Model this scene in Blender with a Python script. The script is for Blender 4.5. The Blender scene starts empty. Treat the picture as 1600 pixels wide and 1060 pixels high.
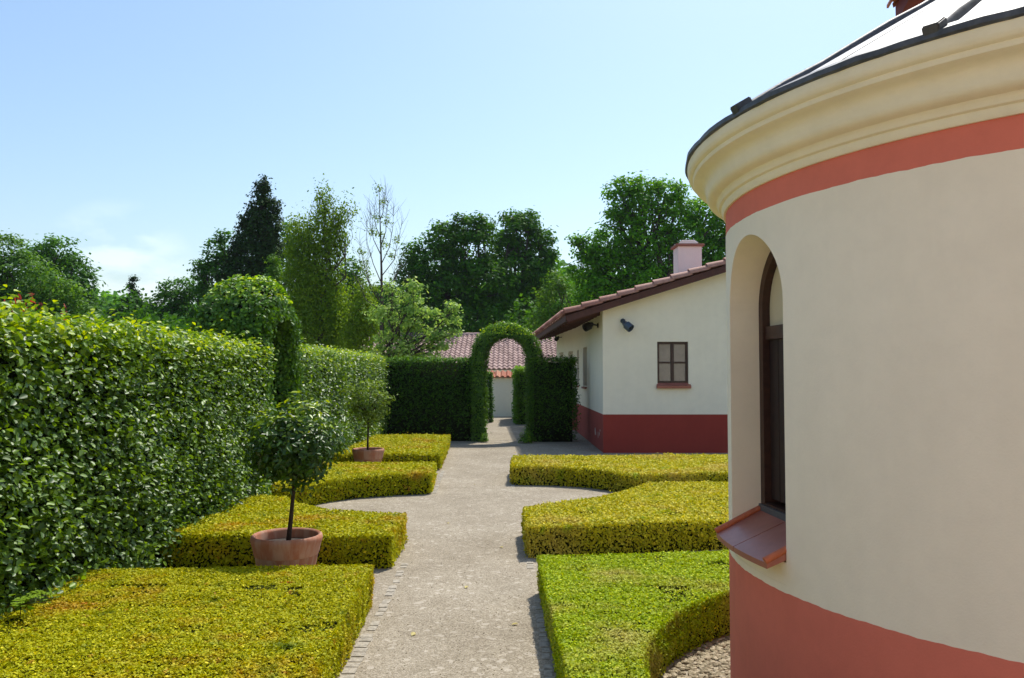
import bpy, bmesh, math, random
import numpy as np
from mathutils import Vector, Matrix
from mathutils.geometry import tessellate_polygon
rng = np.random.default_rng(7)
random.seed(7)
R = math.radians
scn = bpy.context.scene
COL = scn.collection

# ------------------------------------------------------------------ camera
F = 1250.0                      # focal length in pixels of a 1600 wide picture
PITCH = math.atan(52 / F)
EYE = 1.65
cam_d = bpy.data.cameras.new('camera'); cam = bpy.data.objects.new('camera', cam_d); COL.objects.link(cam)
cam.location = (0, 0, EYE); cam.rotation_euler = (math.pi / 2 + PITCH, 0, 0)
cam_d.sensor_width = 36; cam_d.lens = 36 * F / 1600; cam_d.clip_start = 0.05; cam_d.clip_end = 2000
scn.camera = cam

def at(x, y, Y):
    """photo pixel and a depth in metres -> point of the place"""
    b = 530 - y
    dy = F * math.cos(PITCH) - b * math.sin(PITCH); dz = F * math.sin(PITCH) + b * math.cos(PITCH)
    t = Y / dy
    return ((x - 800) * t, Y, EYE + dz * t)

# ------------------------------------------------------------------ object helpers
def link(name, me, mat=None, parent=None, loc=None):
    o = bpy.data.objects.new(name, me); COL.objects.link(o)
    if mat is not None and me is not None:
        for m in (mat if isinstance(mat, (list, tuple)) else [mat]): me.materials.append(m)
    if parent is not None: o.parent = parent
    if loc is not None: o.location = loc
    return o
def thing(name, label, cat, loc=(0, 0, 0), rz=0, group=None):
    o = bpy.data.objects.new(name, None); COL.objects.link(o)
    o.location = loc; o.rotation_euler = (0, 0, rz); o.empty_display_size = .2
    return tag(o, label, cat, group)
def tag(o, label, cat, group=None):
    o['label'] = label; o['category'] = cat
    if group: o['group'] = group
    return o
def kind(o, k='structure', label=None, cat=None):
    o['kind'] = k
    if label: o['label'] = label
    if cat: o['category'] = cat
    return o
def bm_mesh(bm, smooth=False, sharp=None):
    me = bpy.data.meshes.new('m'); bmesh.ops.recalc_face_normals(bm, faces=bm.faces[:]); bm.to_mesh(me); bm.free()
    if smooth:
        me.polygons.foreach_set('use_smooth', [True] * len(me.polygons))
        if sharp: me.set_sharp_from_angle(angle=R(sharp))
    return me
def box(bm, c, s, rot=None, bev=0):
    """box of size s centred at c"""
    r = bmesh.ops.create_cube(bm, size=1)
    M = Matrix.Translation(c) @ (rot.to_4x4() if rot is not None else Matrix()) @ Matrix.Diagonal((*s, 1))
    bmesh.ops.transform(bm, matrix=M, verts=r['verts'])
    if bev:
        es = list({e for v in r['verts'] for e in v.link_edges})
        bmesh.ops.bevel(bm, geom=es, offset=bev, segments=2, affect='EDGES')
def prism(bm, pts, z0, z1):
    a = [bm.verts.new((x, y, z0)) for x, y in pts]; b = [bm.verts.new((x, y, z1)) for x, y in pts]
    bm.faces.new(a[::-1]); bm.faces.new(b)
    n = len(pts)
    for i in range(n): bm.faces.new((a[i], a[(i + 1) % n], b[(i + 1) % n], b[i]))
def extrude_poly(bm, P, d):
    """closed polygon P (3d points) pushed along vector d"""
    a = [bm.verts.new(p) for p in P]; b = [bm.verts.new(Vector(p) + Vector(d)) for p in P]
    bm.faces.new(a[::-1]); bm.faces.new(b); n = len(P)
    for i in range(n): bm.faces.new((a[i], a[(i + 1) % n], b[(i + 1) % n], b[i]))
def tube(bm, pts, rads, seg=8):
    rings = []
    pts = [Vector(p) for p in pts]
    for i, p in enumerate(pts):
        d = (pts[min(i + 1, len(pts) - 1)] - pts[max(i - 1, 0)]).normalized()
        u = d.cross(Vector((0.13, 0.99, 0.05))).normalized(); v = d.cross(u)
        rings.append([bm.verts.new(p + (u * math.cos(2 * math.pi * k / seg) + v * math.sin(2 * math.pi * k / seg)) * rads[i]) for k in range(seg)])
    for a, b in zip(rings[:-1], rings[1:]):
        for k in range(seg): bm.faces.new((a[k], a[(k + 1) % seg], b[(k + 1) % seg], b[k]))
    bm.faces.new(rings[0][::-1]); bm.faces.new(rings[-1])
def lathe(bm, prof, c=(0, 0), seg=96, a0=0, a1=2 * math.pi, close=True):
    full = abs(a1 - a0 - 2 * math.pi) < 1e-6
    n = seg if full else seg + 1
    rings = []
    for k in range(n):
        a = a0 + (a1 - a0) * k / seg
        rings.append([bm.verts.new((c[0] + r * math.cos(a), c[1] + r * math.sin(a), z)) for r, z in prof])
    for k in range(seg):
        A = rings[k]; B = rings[(k + 1) % n]
        for i in range(len(prof) - (0 if close else 1)):
            j = (i + 1) % len(prof); bm.faces.new((A[i], B[i], B[j], A[j]))

# ------------------------------------------------------------------ materials
def nodes(name):
    m = bpy.data.materials.new(name); m.use_nodes = True
    nt = m.node_tree; b = nt.nodes['Principled BSDF']; return m, nt, b
def N(nt, t, **kw):
    n = nt.nodes.new(t)
    for k, v in kw.items():
        if k in n.inputs: n.inputs[k].default_value = v
        else: setattr(n, k, v)
    return n
def ramp(nt, fac, stops):
    r = nt.nodes.new('ShaderNodeValToRGB'); e = r.color_ramp.elements
    while len(e) < len(stops): e.new(.5)
    for i, (p, c) in enumerate(stops): e[i].position = p; e[i].color = (*c, 1)
    nt.links.new(fac, r.inputs[0]); return r.outputs[0]
def noise_tex(nt, scale, detail=6, rough=.6, vec=None):
    n = N(nt, 'ShaderNodeTexNoise', Scale=scale, Detail=detail, Roughness=rough)
    if vec is None:
        tc = N(nt, 'ShaderNodeTexCoord'); vec = tc.outputs['Object']
    nt.links.new(vec, n.inputs['Vector']); return n.outputs['Fac']
def mixc(nt, f, a, b, blend='MIX'):
    m = nt.nodes.new('ShaderNodeMix'); m.data_type = 'RGBA'; m.blend_type = blend
    for s, v in ((0, f), (6, a), (7, b)):
        if isinstance(v, (int, float)): m.inputs[s].default_value = v
        elif isinstance(v, tuple): m.inputs[s].default_value = (*v, 1)
        else: nt.links.new(v, m.inputs[s])
    return m.outputs[2]
def bump(nt, b, h, strength=.3, dist=.01):
    n = N(nt, 'ShaderNodeBump', Strength=strength, Distance=dist); nt.links.new(h, n.inputs['Height']); nt.links.new(n.outputs[0], b.inputs['Normal']); return n
def plaster(name, c, dirt=.12, bs=.25, blot=None):
    m, nt, b = nodes(name)
    n1 = noise_tex(nt, 1.3, 5); n2 = noise_tex(nt, 9, 8, .7); n3 = noise_tex(nt, 120, 3)
    sh = lambda k: tuple(min(1, x * k) for x in c)
    c1 = ramp(nt, n1, [(.3, sh(1 - dirt)), (.7, sh(1 + dirt * .6))])
    c2 = mixc(nt, .3, c1, ramp(nt, n2, [(.35, sh(1 - 2 * dirt)), (.6, c)]))
    tc = N(nt, 'ShaderNodeTexCoord'); mp = N(nt, 'ShaderNodeMapping'); mp.inputs['Scale'].default_value = (5, 5, .35); nt.links.new(tc.outputs['Object'], mp.inputs[0])
    n4 = noise_tex(nt, 1.6, 6, .6, mp.outputs[0])        # faint rain streaks
    c2 = mixc(nt, .22, c2, ramp(nt, n4, [(.40, (1 - dirt * 1.1, 1 - dirt * 1.2, 1 - dirt * 1.5)), (.58, (1, 1, 1))]), 'MULTIPLY')
    n5 = noise_tex(nt, 3.2, 9, .75)
    c2 = mixc(nt, ramp(nt, n5, [(.66, (0, 0, 0)), (.72, (.35, .35, .35))]), c2, sh(1 - 1.8 * dirt))
    nt.links.new(c2, b.inputs['Base Color']); b.inputs['Roughness'].default_value = .9; b.inputs['Specular IOR Level'].default_value = .25
    ad = N(nt, 'ShaderNodeMath', operation='ADD'); nt.links.new(n2, ad.inputs[0]); nt.links.new(n3, ad.inputs[1])
    bump(nt, b, ad.outputs[0], bs, .004); return m
def simple(name, c, rough=.6, var=.15, scale=12, bs=.2, metal=0, spec=None):
    m, nt, b = nodes(name)
    n1 = noise_tex(nt, scale, 6, .65)
    nt.links.new(ramp(nt, n1, [(.3, tuple(x * (1 - var) for x in c)), (.7, tuple(min(1, x * (1 + var)) for x in c))]), b.inputs['Base Color'])
    b.inputs['Roughness'].default_value = rough; b.inputs['Metallic'].default_value = metal
    if spec is not None: b.inputs['Specular IOR Level'].default_value = spec
    bump(nt, b, n1, bs, .004); return m
def leafmat(name, stops, rough=.45, trans=.35, patch=None, spec=.5, tcol=None):
    """leaf colour from the per-leaf tint; patch = (scale, colour, lo, hi): discoloured growth in patches"""
    m, nt, b = nodes(name)
    at_ = N(nt, 'ShaderNodeAttribute', attribute_name='tint')
    c = ramp(nt, at_.outputs['Fac'], stops)
    if patch:
        for (sc, pc, lo, hi) in patch:
            n = noise_tex(nt, sc, 4, .6)
            f = ramp(nt, n, [(lo, (0, 0, 0)), (hi, (1, 1, 1))]); c = mixc(nt, f, c, pc)
    nt.links.new(c, b.inputs['Base Color']); b.inputs['Roughness'].default_value = rough
    b.inputs['Specular IOR Level'].default_value = spec
    tr = nt.nodes.new('ShaderNodeBsdfTranslucent')
    g = N(nt, 'ShaderNodeHueSaturation', Hue=.485, Saturation=1.05, Value=1.5); nt.links.new(c, g.inputs['Color']); nt.links.new(g.outputs[0], tr.inputs[0])
    mx = nt.nodes.new('ShaderNodeMixShader'); mx.inputs[0].default_value = trans
    nt.links.new(b.outputs[0], mx.inputs[1]); nt.links.new(tr.outputs[0], mx.inputs[2])
    nt.links.new(mx.outputs[0], nt.nodes['Material Output'].inputs['Surface']); return m

M = {}
M['cream'] = plaster('cream_plaster', (.94, .82, .64), .06)
M['cornice'] = plaster('cornice_plaster', (.92, .82, .60), .08)
M['coral'] = plaster('coral_paint', (.76, .20, .135), .09)
M['white'] = plaster('white_plaster', (.94, .86, .68), .06)
M['brick_red'] = plaster('red_paint', (.34, .050, .034), .10)
M['old_red'] = plaster('weathered_red_paint', (.42, .09, .065), .10)
M['wood'] = simple('dark_wood', (.045, .016, .009), .5, .35, 25)
M['soffit'] = simple('brown_boards', (.085, .026, .016), .7, .35, 14)
M['grey_rail'] = simple('grey_metal', (.09, .095, .10), .5, .2, 30)
M['glass'] = simple('window_glass', (.15, .13, .115), .06, .25, 2.2, 0, 0, .9)
M['tymp'] = plaster('tympanum_board', (.62, .53, .36), .06)
M['lead'] = simple('lead_sheet', (.085, .088, .095), .55, .35, 22, .35, .4)
M['zinc'] = simple('pale_roof_sheet', (.56, .56, .56), .62, .08, 6, .15, .1)
M['spot'] = simple('blue_grey_metal', (.07, .095, .13), .4, .2, 30, .1, .3)
M['blackmetal'] = simple('dark_metal', (.02, .018, .018), .5, .2, 30)
M['chim'] = plaster('pink_plaster', (.88, .76, .71), .06)
M['slab'] = simple('chimney_slab', (.30, .14, .10), .8, .25, 12)
M['bark'] = simple('bark', (.065, .048, .035), .95, .4, 20, .8)
M['darkbark'] = simple('dark_bark', (.035, .022, .015), .9, .3, 30, .6)
M['soil'] = simple('soil', (.045, .032, .022), .95, .4, 40, .8)
M['core'] = simple('hedge_twigs', (.012, .018, .005), 1, .5, 30, .6, 0, .05)
M['scuff'] = simple('bare_plaster', (.62, .55, .5), .9, .1, 30)
M['grass_strip'] = simple('mown_grass', (.06, .11, .015), .9, .4, 15, .6)

def tile_mat(name, a, b_, c_, sx=5, rough=.75):
    m, nt, b = nodes(name)
    at_ = N(nt, 'ShaderNodeAttribute', attribute_name='tint')
    n = noise_tex(nt, 14, 6, .7)
    c = ramp(nt, at_.outputs['Fac'], [(0, a), (.5, b_), (1, c_)])
    c = mixc(nt, .5, c, ramp(nt, n, [(.3, (.35, .35, .35)), (.65, (1, 1, 1))]), 'MULTIPLY')
    nt.links.new(c, b.inputs['Base Color']); b.inputs['Roughness'].default_value = rough; bump(nt, b, n, .4, .006); return m
M['tile'] = tile_mat('clay_roof_tile', (.33, .13, .085), (.42, .18, .12), (.50, .26, .19))
M['tile_red'] = tile_mat('orange_clay_tile', (.44, .12, .055), (.50, .17, .08), (.55, .26, .15))
M['tile_pale'] = tile_mat('weathered_pink_tile', (.26, .155, .135), (.34, .21, .185), (.44, .29, .26))

def terracotta(name, a, b_, top):
    m, nt, b = nodes(name)
    n = noise_tex(nt, 7, 8, .7); tc = N(nt, 'ShaderNodeTexCoord')
    mp = N(nt, 'ShaderNodeMapping'); mp.inputs['Scale'].default_value = (9, 9, 1.2); nt.links.new(tc.outputs['Object'], mp.inputs[0])
    st = noise_tex(nt, 1.5, 5, .6, mp.outputs[0])
    c = ramp(nt, n, [(.3, a), (.7, b_)])
    c = mixc(nt, ramp(nt, st, [(.45, (0, 0, 0)), (.62, (1, 1, 1))]), c, top)
    nt.links.new(c, b.inputs['Base Color']); b.inputs['Roughness'].default_value = .85; bump(nt, b, n, .35, .004); return m
M['pot'] = terracotta('limed_terracotta', (.36, .19, .12), (.46, .30, .21), (.33, .13, .07))
M['rim'] = terracotta('terracotta_rim', (.36, .125, .065), (.43, .18, .10), (.45, .25, .17))

def sill_mat():
    m, nt, b = nodes('glazed_sill_tile')
    n = noise_tex(nt, 9, 6, .6)
    nt.links.new(ramp(nt, n, [(.3, (.31, .095, .06)), (.7, (.40, .135, .09))]), b.inputs['Base Color'])
    b.inputs['Roughness'].default_value = .42; b.inputs['Specular IOR Level'].default_value = .35; bump(nt, b, n, .1, .003); return m
M['sill'] = sill_mat()
M['sill_edge'] = simple('orange_clay', (.50, .13, .05), .7, .2, 30)

def gravel():
    m, nt, b = nodes('gravel')
    tc = N(nt, 'ShaderNodeTexCoord'); V = tc.outputs['Object']
    vo = N(nt, 'ShaderNodeTexVoronoi', Scale=130.); nt.links.new(V, vo.inputs['Vector'])
    v2 = N(nt, 'ShaderNodeTexVoronoi', Scale=31.); nt.links.new(V, v2.inputs['Vector'])
    sp = N(nt, 'ShaderNodeSeparateColor'); nt.links.new(vo.outputs['Color'], sp.inputs[0])
    c = ramp(nt, sp.outputs[0], [(0, (.19, .155, .105)), (.35, (.285, .243, .175)), (.75, (.355, .308, .228)), (1, (.47, .41, .32))])
    sp2 = N(nt, 'ShaderNodeSeparateColor'); nt.links.new(v2.outputs['Color'], sp2.inputs[0])
    c = mixc(nt, ramp(nt, sp2.outputs[1], [(.93, (0, 0, 0)), (.96, (1, 1, 1))]), c, (.44, .39, .31))
    big = noise_tex(nt, 1.1, 7, .65); mid = noise_tex(nt, 7, 7, .7)
    c = mixc(nt, .75, c, ramp(nt, big, [(.3, (.74, .70, .64)), (.7, (1.15, 1.14, 1.14))]), 'MULTIPLY')
    c = mixc(nt, .42, c, ramp(nt, mid, [(.3, (.66, .62, .56)), (.62, (1.1, 1.1, 1.1))]), 'MULTIPLY')
    nt.links.new(c, b.inputs['Base Color']); b.inputs['Roughness'].default_value = .95
    h = N(nt, 'ShaderNodeMath', operation='MULTIPLY_ADD'); nt.links.new(vo.outputs['Distance'], h.inputs[0]); h.inputs[1].default_value = -1; nt.links.new(mid, h.inputs[2])
    bump(nt, b, h.outputs[0], .45, .006); return m
M['gravel'] = gravel()
M['sett'] = simple('pale_sett', (.345, .305, .24), .95, .4, 30, .8)
M['stone'] = leafmat('pebble', [(0, (.15, .12, .07)), (.5, (.32, .265, .165)), (1, (.50, .43, .30))], .85, .0, spec=.3)

def field_mat():
    m, nt, b = nodes('meadow')
    n = noise_tex(nt, .35, 8, .7); n2 = noise_tex(nt, 25, 5, .7)
    c = mixc(nt, .5, ramp(nt, n, [(.3, (.045, .07, .018)), (.7, (.10, .12, .035))]), ramp(nt, n2, [(.3, (.5, .5, .5)), (.7, (1.2, 1.2, 1.2))]), 'MULTIPLY')
    nt.links.new(c, b.inputs['Base Color']); b.inputs['Roughness'].default_value = 1; bump(nt, b, n2, .6, .03); return m
M['field'] = field_mat()

# foliage palettes (base colours)
M['beech'] = leafmat('beech_leaf', [(0, (0.039, 0.089, 0.007)), (.40, (0.096, 0.194, 0.013)), (.75, (0.211, 0.356, 0.019)), (1, (0.492, 0.584, 0.023))], .46, .34, spec=.62)
M['beech_dark'] = leafmat('hornbeam_leaf', [(0, (0.025, 0.076, 0.007)), (.6, (0.054, 0.145, 0.011)), (1, (0.154, 0.323, 0.018))], .6, .25, spec=.12)
M['box_gold'] = leafmat('golden_box_leaf', [(0, (0.245, 0.281, 0.002)), (.5, (0.438, 0.437, 0.004)), (.88, (0.614, 0.560, 0.007)), (1, (0.872, 0.758, 0.032))], .6, .22, spec=.15,
                        patch=[(1.7, (.52, .30, .02), .53, .74), (14, (.50, .20, .03), .62, .72), (4, (.13, .19, .01), .60, .74)])
M['box_green'] = leafmat('green_box_leaf', [(0, (0.167, 0.264, 0.004)), (.5, (0.358, 0.473, 0.004)), (.88, (0.560, 0.611, 0.007)), (1, (0.882, 0.840, 0.049))], .6, .22, spec=.15,
                         patch=[(1.3, (.48, .45, .09), .50, .68), (6, (.42, .42, .05), .60, .74)])
M['box_olive'] = leafmat('olive_box_leaf', [(0, (0.266, 0.288, 0.009)), (.5, (0.509, 0.475, 0.018)), (.88, (0.712, 0.611, 0.036)), (1, (0.900, 0.798, 0.118))], .6, .22, spec=.15,
                         patch=[(1.1, (.55, .44, .08), .50, .70), (5, (.25, .36, .012), .58, .74)])
M['box_core'] = simple('box_twigs', (.018, .024, .003), 1, .4, 30, .7, 0, .05)
M['bay'] = leafmat('bay_leaf', [(0, (0.030, 0.083, 0.006)), (.7, (0.068, 0.152, 0.010)), (.92, (0.238, 0.388, 0.010)), (1, (0.386, 0.499, 0.020))], .38, .25, spec=.5)
M['bay_dull'] = leafmat('olive_leaf', [(0, (0.072, 0.131, 0.013)), (.6, (0.143, 0.227, 0.022)), (1, (0.286, 0.420, 0.038))], .5, .3, spec=.25)
M['oak'] = leafmat('oak_leaf', [(0, (0.052, 0.172, 0.005)), (.6, (0.121, 0.331, 0.008)), (1, (0.287, 0.608, 0.012))], .6, .40, spec=.18)
M['dark_tree'] = leafmat('dark_tree_leaf', [(0, (0.031, 0.109, 0.005)), (.6, (0.067, 0.196, 0.006)), (1, (0.157, 0.380, 0.012))], .6, .38, spec=.15)
M['conifer'] = leafmat('conifer_scale', [(0, (0.017, 0.046, 0.007)), (.7, (0.036, 0.084, 0.011)), (1, (0.084, 0.158, 0.017))], .7, .12, spec=.1)
M['birch_leaf'] = leafmat('birch_leaf', [(0, (0.100, 0.189, 0.012)), (.6, (0.189, 0.310, 0.018)), (1, (0.360, 0.499, 0.030))], .6, .38, spec=.15)
M['maple'] = leafmat('maple_leaf', [(0, (0.124, 0.256, 0.043)), (.5, (0.271, 0.426, 0.077)), (1, (0.561, 0.683, 0.154))], .55, .42, spec=.3)
M['light_tree'] = leafmat('light_tree_leaf', [(0, (0.052, 0.137, 0.010)), (.6, (0.112, 0.250, 0.018)), (1, (0.239, 0.412, 0.029))], .6, .38, spec=.2)
M['red_leaf'] = leafmat('red_shoot', [(0, (.30, .05, .02)), (1, (.50, .11, .05))], .45, .4)

M['arch_leaf'] = leafmat('arch_leaf', [(0, (0.034, 0.095, 0.006)), (.55, (0.085, 0.208, 0.010)), (.8, (0.187, 0.380, 0.012)), (1, (0.562, 0.725, 0.020))], .5, .30, spec=.4)  # palette carries the shaded front and the sunlit rim of the arches
# ------------------------------------------------------------------ foliage
def unit(v): return v / (np.linalg.norm(v, axis=1, keepdims=True) + 1e-9)
def leaf_mesh(C, Nn, size, aspect=.6, tint=None, fold=.18, detailed=False, down=0.0):
    """C centres, Nn leaf normals, size per leaf; returns a mesh of leaf blades"""
    n = len(C); size = np.broadcast_to(np.asarray(size, float), (n,)).reshape(n, 1)
    Nn = unit(Nn); r = rng.normal(size=(n, 3)); r[:, 2] -= down
    U = unit(r - (r * Nn).sum(1, keepdims=True) * Nn); V = np.cross(Nn, U)
    w = aspect * .5 * size
    if detailed:
        pts = [C - U * size * .5, C - U * size * .18 + V * w + Nn * w * fold * 2, C + U * size * .2 + V * w * .85 + Nn * w * fold * 1.6,
               C + U * size * .5 - Nn * size * .06, C + U * size * .2 - V * w * .85 + Nn * w * fold * 1.6, C - U * size * .18 - V * w + Nn * w * fold * 2]
        k = 6; faces = [(0, 1, 2, 3), (0, 3, 4, 5)]
    else:
        pts = [C - U * size * .5, C + V * w, C + U * size * .5, C - V * w]; k = 4; faces = [(0, 1, 2, 3)]
    P = np.stack(pts, 1).reshape(-1, 3)
    base = np.arange(n) * k
    idx = np.stack([base + j for f in faces for j in f], 1).reshape(-1)
    nf = n * len(faces)
    if tint is None: tint = rng.random(n)
    return P, idx, nf, np.repeat(np.clip(tint, 0, 1), k)
def build_leaves(parts, core=None):
    """parts: list of leaf_mesh results merged; core: bmesh appended as material slot 1"""
    Ps, Is, T, off, nf = [], [], [], 0, 0
    for P, idx, n, t in parts:
        Ps.append(P); Is.append(idx + off); T.append(t); off += len(P); nf += n
    loops = np.concatenate(Is); sizes = np.full(nf, 4, np.int32); mats = np.zeros(nf, np.int32)
    if core is not None:
        core.verts.ensure_lookup_table(); core.verts.index_update(); core.faces.ensure_lookup_table()
        cv = np.array([v.co for v in core.verts]); Ps.append(cv); T.append(np.full(len(cv), .3))
        cl = []; cs = []
        for f in core.faces: cl += [v.index + off for v in f.verts]; cs.append(len(f.verts))
        loops = np.concatenate([loops, np.array(cl)]); sizes = np.concatenate([sizes, np.array(cs, np.int32)])
        mats = np.concatenate([mats, np.ones(len(cs), np.int32)]); core.free()
    P = np.concatenate(Ps).astype(np.float32); T = np.concatenate(T).astype(np.float32)
    me = bpy.data.meshes.new('foliage'); me.vertices.add(len(P)); me.vertices.foreach_set('co', P.ravel())
    me.loops.add(len(loops)); me.loops.foreach_set('vertex_index', loops.astype(np.int32))
    me.polygons.add(len(sizes)); st = np.zeros(len(sizes), np.int32); st[1:] = np.cumsum(sizes)[:-1]
    me.polygons.foreach_set('loop_start', st); me.polygons.foreach_set('loop_total', sizes)
    me.polygons.foreach_set('material_index', mats)
    a = me.attributes.new('tint', 'FLOAT', 'POINT'); a.data.foreach_set('value', T)
    me.update(calc_edges=True); return me

def vnoise(P, s, seed=0):
    """cheap smooth pseudo noise on arrays, about -1..1"""
    x, y, z = (P * s).T; q = seed * 1.7
    return (np.sin(x * 1.7 + np.sin(y * 1.3 + q) * 1.5 + q) + np.sin(y * 1.9 + np.sin(z * 1.6 - q) * 1.4 + 2 * q) + np.sin(z * 2.1 + np.sin(x * 1.1 + q) * 1.7 - q)) / 3

def hedge_faces(faces, dens, size, jit, out=.42, detailed=False, aspect=.62, undul=.03, seed=0, top_bright=.0, tb=(0, 1), upb=.62, thin=None):
    """faces: (origin, edge u, edge v, outward normal); leaves scattered over each"""
    parts = []
    for (o, u, v, nrm) in faces:
        o, u, v, nrm = map(lambda q: np.array(q, float), (o, u, v, nrm)); nrm = nrm / np.linalg.norm(nrm)
        A = np.linalg.norm(np.cross(u, v)); n = int(A * dens)
        ab = rng.random((n, 2)) * 1.02 - .01
        C = o + ab[:, :1] * u + ab[:, 1:] * v
        if thin is not None: C = C[thin(C)]; n = len(C)
        nn = vnoise(C, 2.2, seed) * undul + vnoise(C, 9, seed + 3) * undul * .6
        C = C + nrm * (nn[:, None] + rng.normal(size=(n, 1)) * jit - jit * .6)
        C = C + rng.normal(size=(n, 3)) * jit * .4
        D = nrm * out + rng.normal(size=(n, 3)) * .42 + np.array([0, 0, upb])
        t = rng.beta(2, 2.2, n) * .85
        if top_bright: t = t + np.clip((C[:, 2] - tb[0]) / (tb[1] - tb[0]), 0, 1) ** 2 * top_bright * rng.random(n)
        parts.append(leaf_mesh(C, D, size * rng.uniform(.65, 1.25, n), aspect, t, detailed=detailed))
    return parts
def core_box(bm, x0, x1, y0, y1, z0, z1):
    box(bm, ((x0 + x1) / 2, (y0 + y1) / 2, (z0 + z1) / 2), (x1 - x0, y1 - y0, z1 - z0))

def tall_hedge(name, label, x0, x1, y0, y1, h0, h1, mat, dens, size, sides='rtfb', group=None, jit=.05, detailed=False, base=.02, inset=.13, **kw):
    """clipped hedge block; h0 / h1 heights at the near and far end"""
    fs = []
    if 'r' in sides: fs.append(((x1, y0, base), (0, y1 - y0, 0), (0, 0, h0 - base), (1, 0, 0)))
    if 'l' in sides: fs.append(((x0, y0, base), (0, y1 - y0, 0), (0, 0, h0 - base), (-1, 0, 0)))
    if 'f' in sides: fs.append(((x0, y0, base), (x1 - x0, 0, 0), (0, 0, h0 - base), (0, -1, 0)))
    if 'b' in sides: fs.append(((x0, y1, base), (x1 - x0, 0, 0), (0, 0, h0 - base), (0, 1, 0)))
    if 't' in sides: fs.append(((x0, y0, h0), (x1 - x0, 0, 0), (0, y1 - y0, 0), (0, 0, 1)))
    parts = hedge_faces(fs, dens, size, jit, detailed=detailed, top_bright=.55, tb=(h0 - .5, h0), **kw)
    bm = bmesh.new(); core_box(bm, x0 + inset, x1 - inset, y0 + inset, y1 - inset, .0 if base < .1 else base + .1, h0 - inset)
    # stems at the foot
    for i in range(int((y1 - y0 + x1 - x0) / .35)):
        a = random.uniform(x0 + inset, x1 - inset); b = random.uniform(y0 + inset, y1 - inset)
        tube(bm, [(a, b, 0), (a + .02, b, max(base + .2, .3))], [.025, .018], 5)
    me = build_leaves(parts, bm)
    if h1 != h0:
        co = np.zeros(len(me.vertices) * 3, np.float32); me.vertices.foreach_get('co', co); co = co.reshape(-1, 3)
        f = h0 + (h1 - h0) * np.clip((co[:, 1] - y0) / (y1 - y0), -.1, 1.1); co[:, 2] *= f / h0
        me.vertices.foreach_set('co', co.ravel())
    o = link(name, me, [mat, M['core']])
    return tag(o, label, 'hedge', group)

# ------------------------------------------------------------------ ground
bm = bmesh.new(); bmesh.ops.create_grid(bm, x_segments=60, y_segments=60, size=600)
for v in bm.verts:
    d = math.hypot(v.co.x, v.co.y); v.co.z = -.012 + max(0, d - 90) * .012 * (.6 + .4 * math.sin(v.co.x * .02 + 1))
kind(link('ground', bm_mesh(bm, True), M['field'], loc=(0, 0, 0)))
bm = bmesh.new(); prism(bm, [(-9, -16), (9, -16), (9, 40), (-9, 40)], -.008, 0)
kind(link('gravel_path', bm_mesh(bm), M['gravel']))

# worn setts along the path edges
def setts(pts, name):
    bm = bmesh.new()
    for (xa, ya, xb, yb, w, rows) in pts:
        L = math.hypot(xb - xa, yb - ya); d = Vector(((xb - xa) / L, (yb - ya) / L, 0)); nrm = Vector((-d.y, d.x, 0)); s = 0
        while s < L:
            l = random.uniform(.075, .11)
            for r_ in range(rows):
                c = Vector((xa, ya, 0)) + d * (s + l / 2) + nrm * ((r_ + .5) * w / rows + random.uniform(-.006, .006))
                if random.random() < .8: box(bm, (c.x, c.y, random.uniform(-.012, -.008)), (w / rows - .006, l - .006, .03), Matrix.Rotation(math.atan2(d.y, d.x) - math.pi / 2 + random.uniform(-.08, .08), 3, 'Z'), .005)
            s += l
    return kind(link(name, bm_mesh(bm, True, 50), M['sett']))
setts([(-.80, 2.2, -.86, 5.1, .09, 1), (-.86, 5.1, -.89, 7.0, .07, 1), (.13, 6.8, .105, 8.1, -.06, 1), (.19, 3.0, .16, 5.9, -.05, 1),
       (-1.02, 10.9, -1.12, 13.5, .07, 1), (-.02, 11.6, -.03, 13.1, -.06, 1), (-.64, 18.9, .36, 18.9, .12, 1), (-.64, 19.35, .36, 19.35, .12, 1), (-.62, 18.2, .34, 18.2, .08, 1)], 'kerb')
# pebbles in the strip between the box hedge and the round wall, loose stones on the gravel
def stones(name, X, Y, S, mat, label):
    bm = bmesh.new(); bmesh.ops.create_icosphere(bm, subdivisions=1, radius=1); bm.verts.ensure_lookup_table(); bm.verts.index_update()
    V = np.array([v.co for v in bm.verts]); Fi = np.array([[v.index for v in f.verts] for f in bm.faces]); bm.free()
    n = len(X); sc = np.stack([rng.uniform(.8, 1.4, n), rng.uniform(.6, 1, n), rng.uniform(.45, .65, n)], 1) * S[:, None]
    a = rng.random(n) * 6.28; ca, sa = np.cos(a), np.sin(a)
    P = V[None] * sc[:, None] * (1 + rng.normal(size=(n, len(V), 3)) * .08)
    x = P[..., 0] * ca[:, None] - P[..., 1] * sa[:, None] + X[:, None]; y = P[..., 0] * sa[:, None] + P[..., 1] * ca[:, None] + Y[:, None]; z = P[..., 2] + (S * .25)[:, None]
    P = np.stack([x, y, z], -1).reshape(-1, 3); Fc = (Fi[None] + (np.arange(n) * len(V))[:, None, None]).reshape(-1, 3)
    me = bpy.data.meshes.new(name); me.from_pydata(P.tolist(), [], Fc.tolist()); at_ = me.attributes.new('tint', 'FLOAT', 'POINT'); at_.data.foreach_set('value', np.repeat(rng.random(n), len(V)).astype(np.float32))
    kind(link(name, me, mat), 'stuff', label)
n = 5200; a = np.radians(rng.uniform(105, 200, n)); r_ = rng.uniform(1.60, 1.98, n)
stones('pebbles', 2.595 + r_ * np.cos(a), 3.527 + r_ * np.sin(a), rng.uniform(.006, .019, n), M['stone'], 'loose pale pebbles between the box hedge and the round wall')
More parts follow.
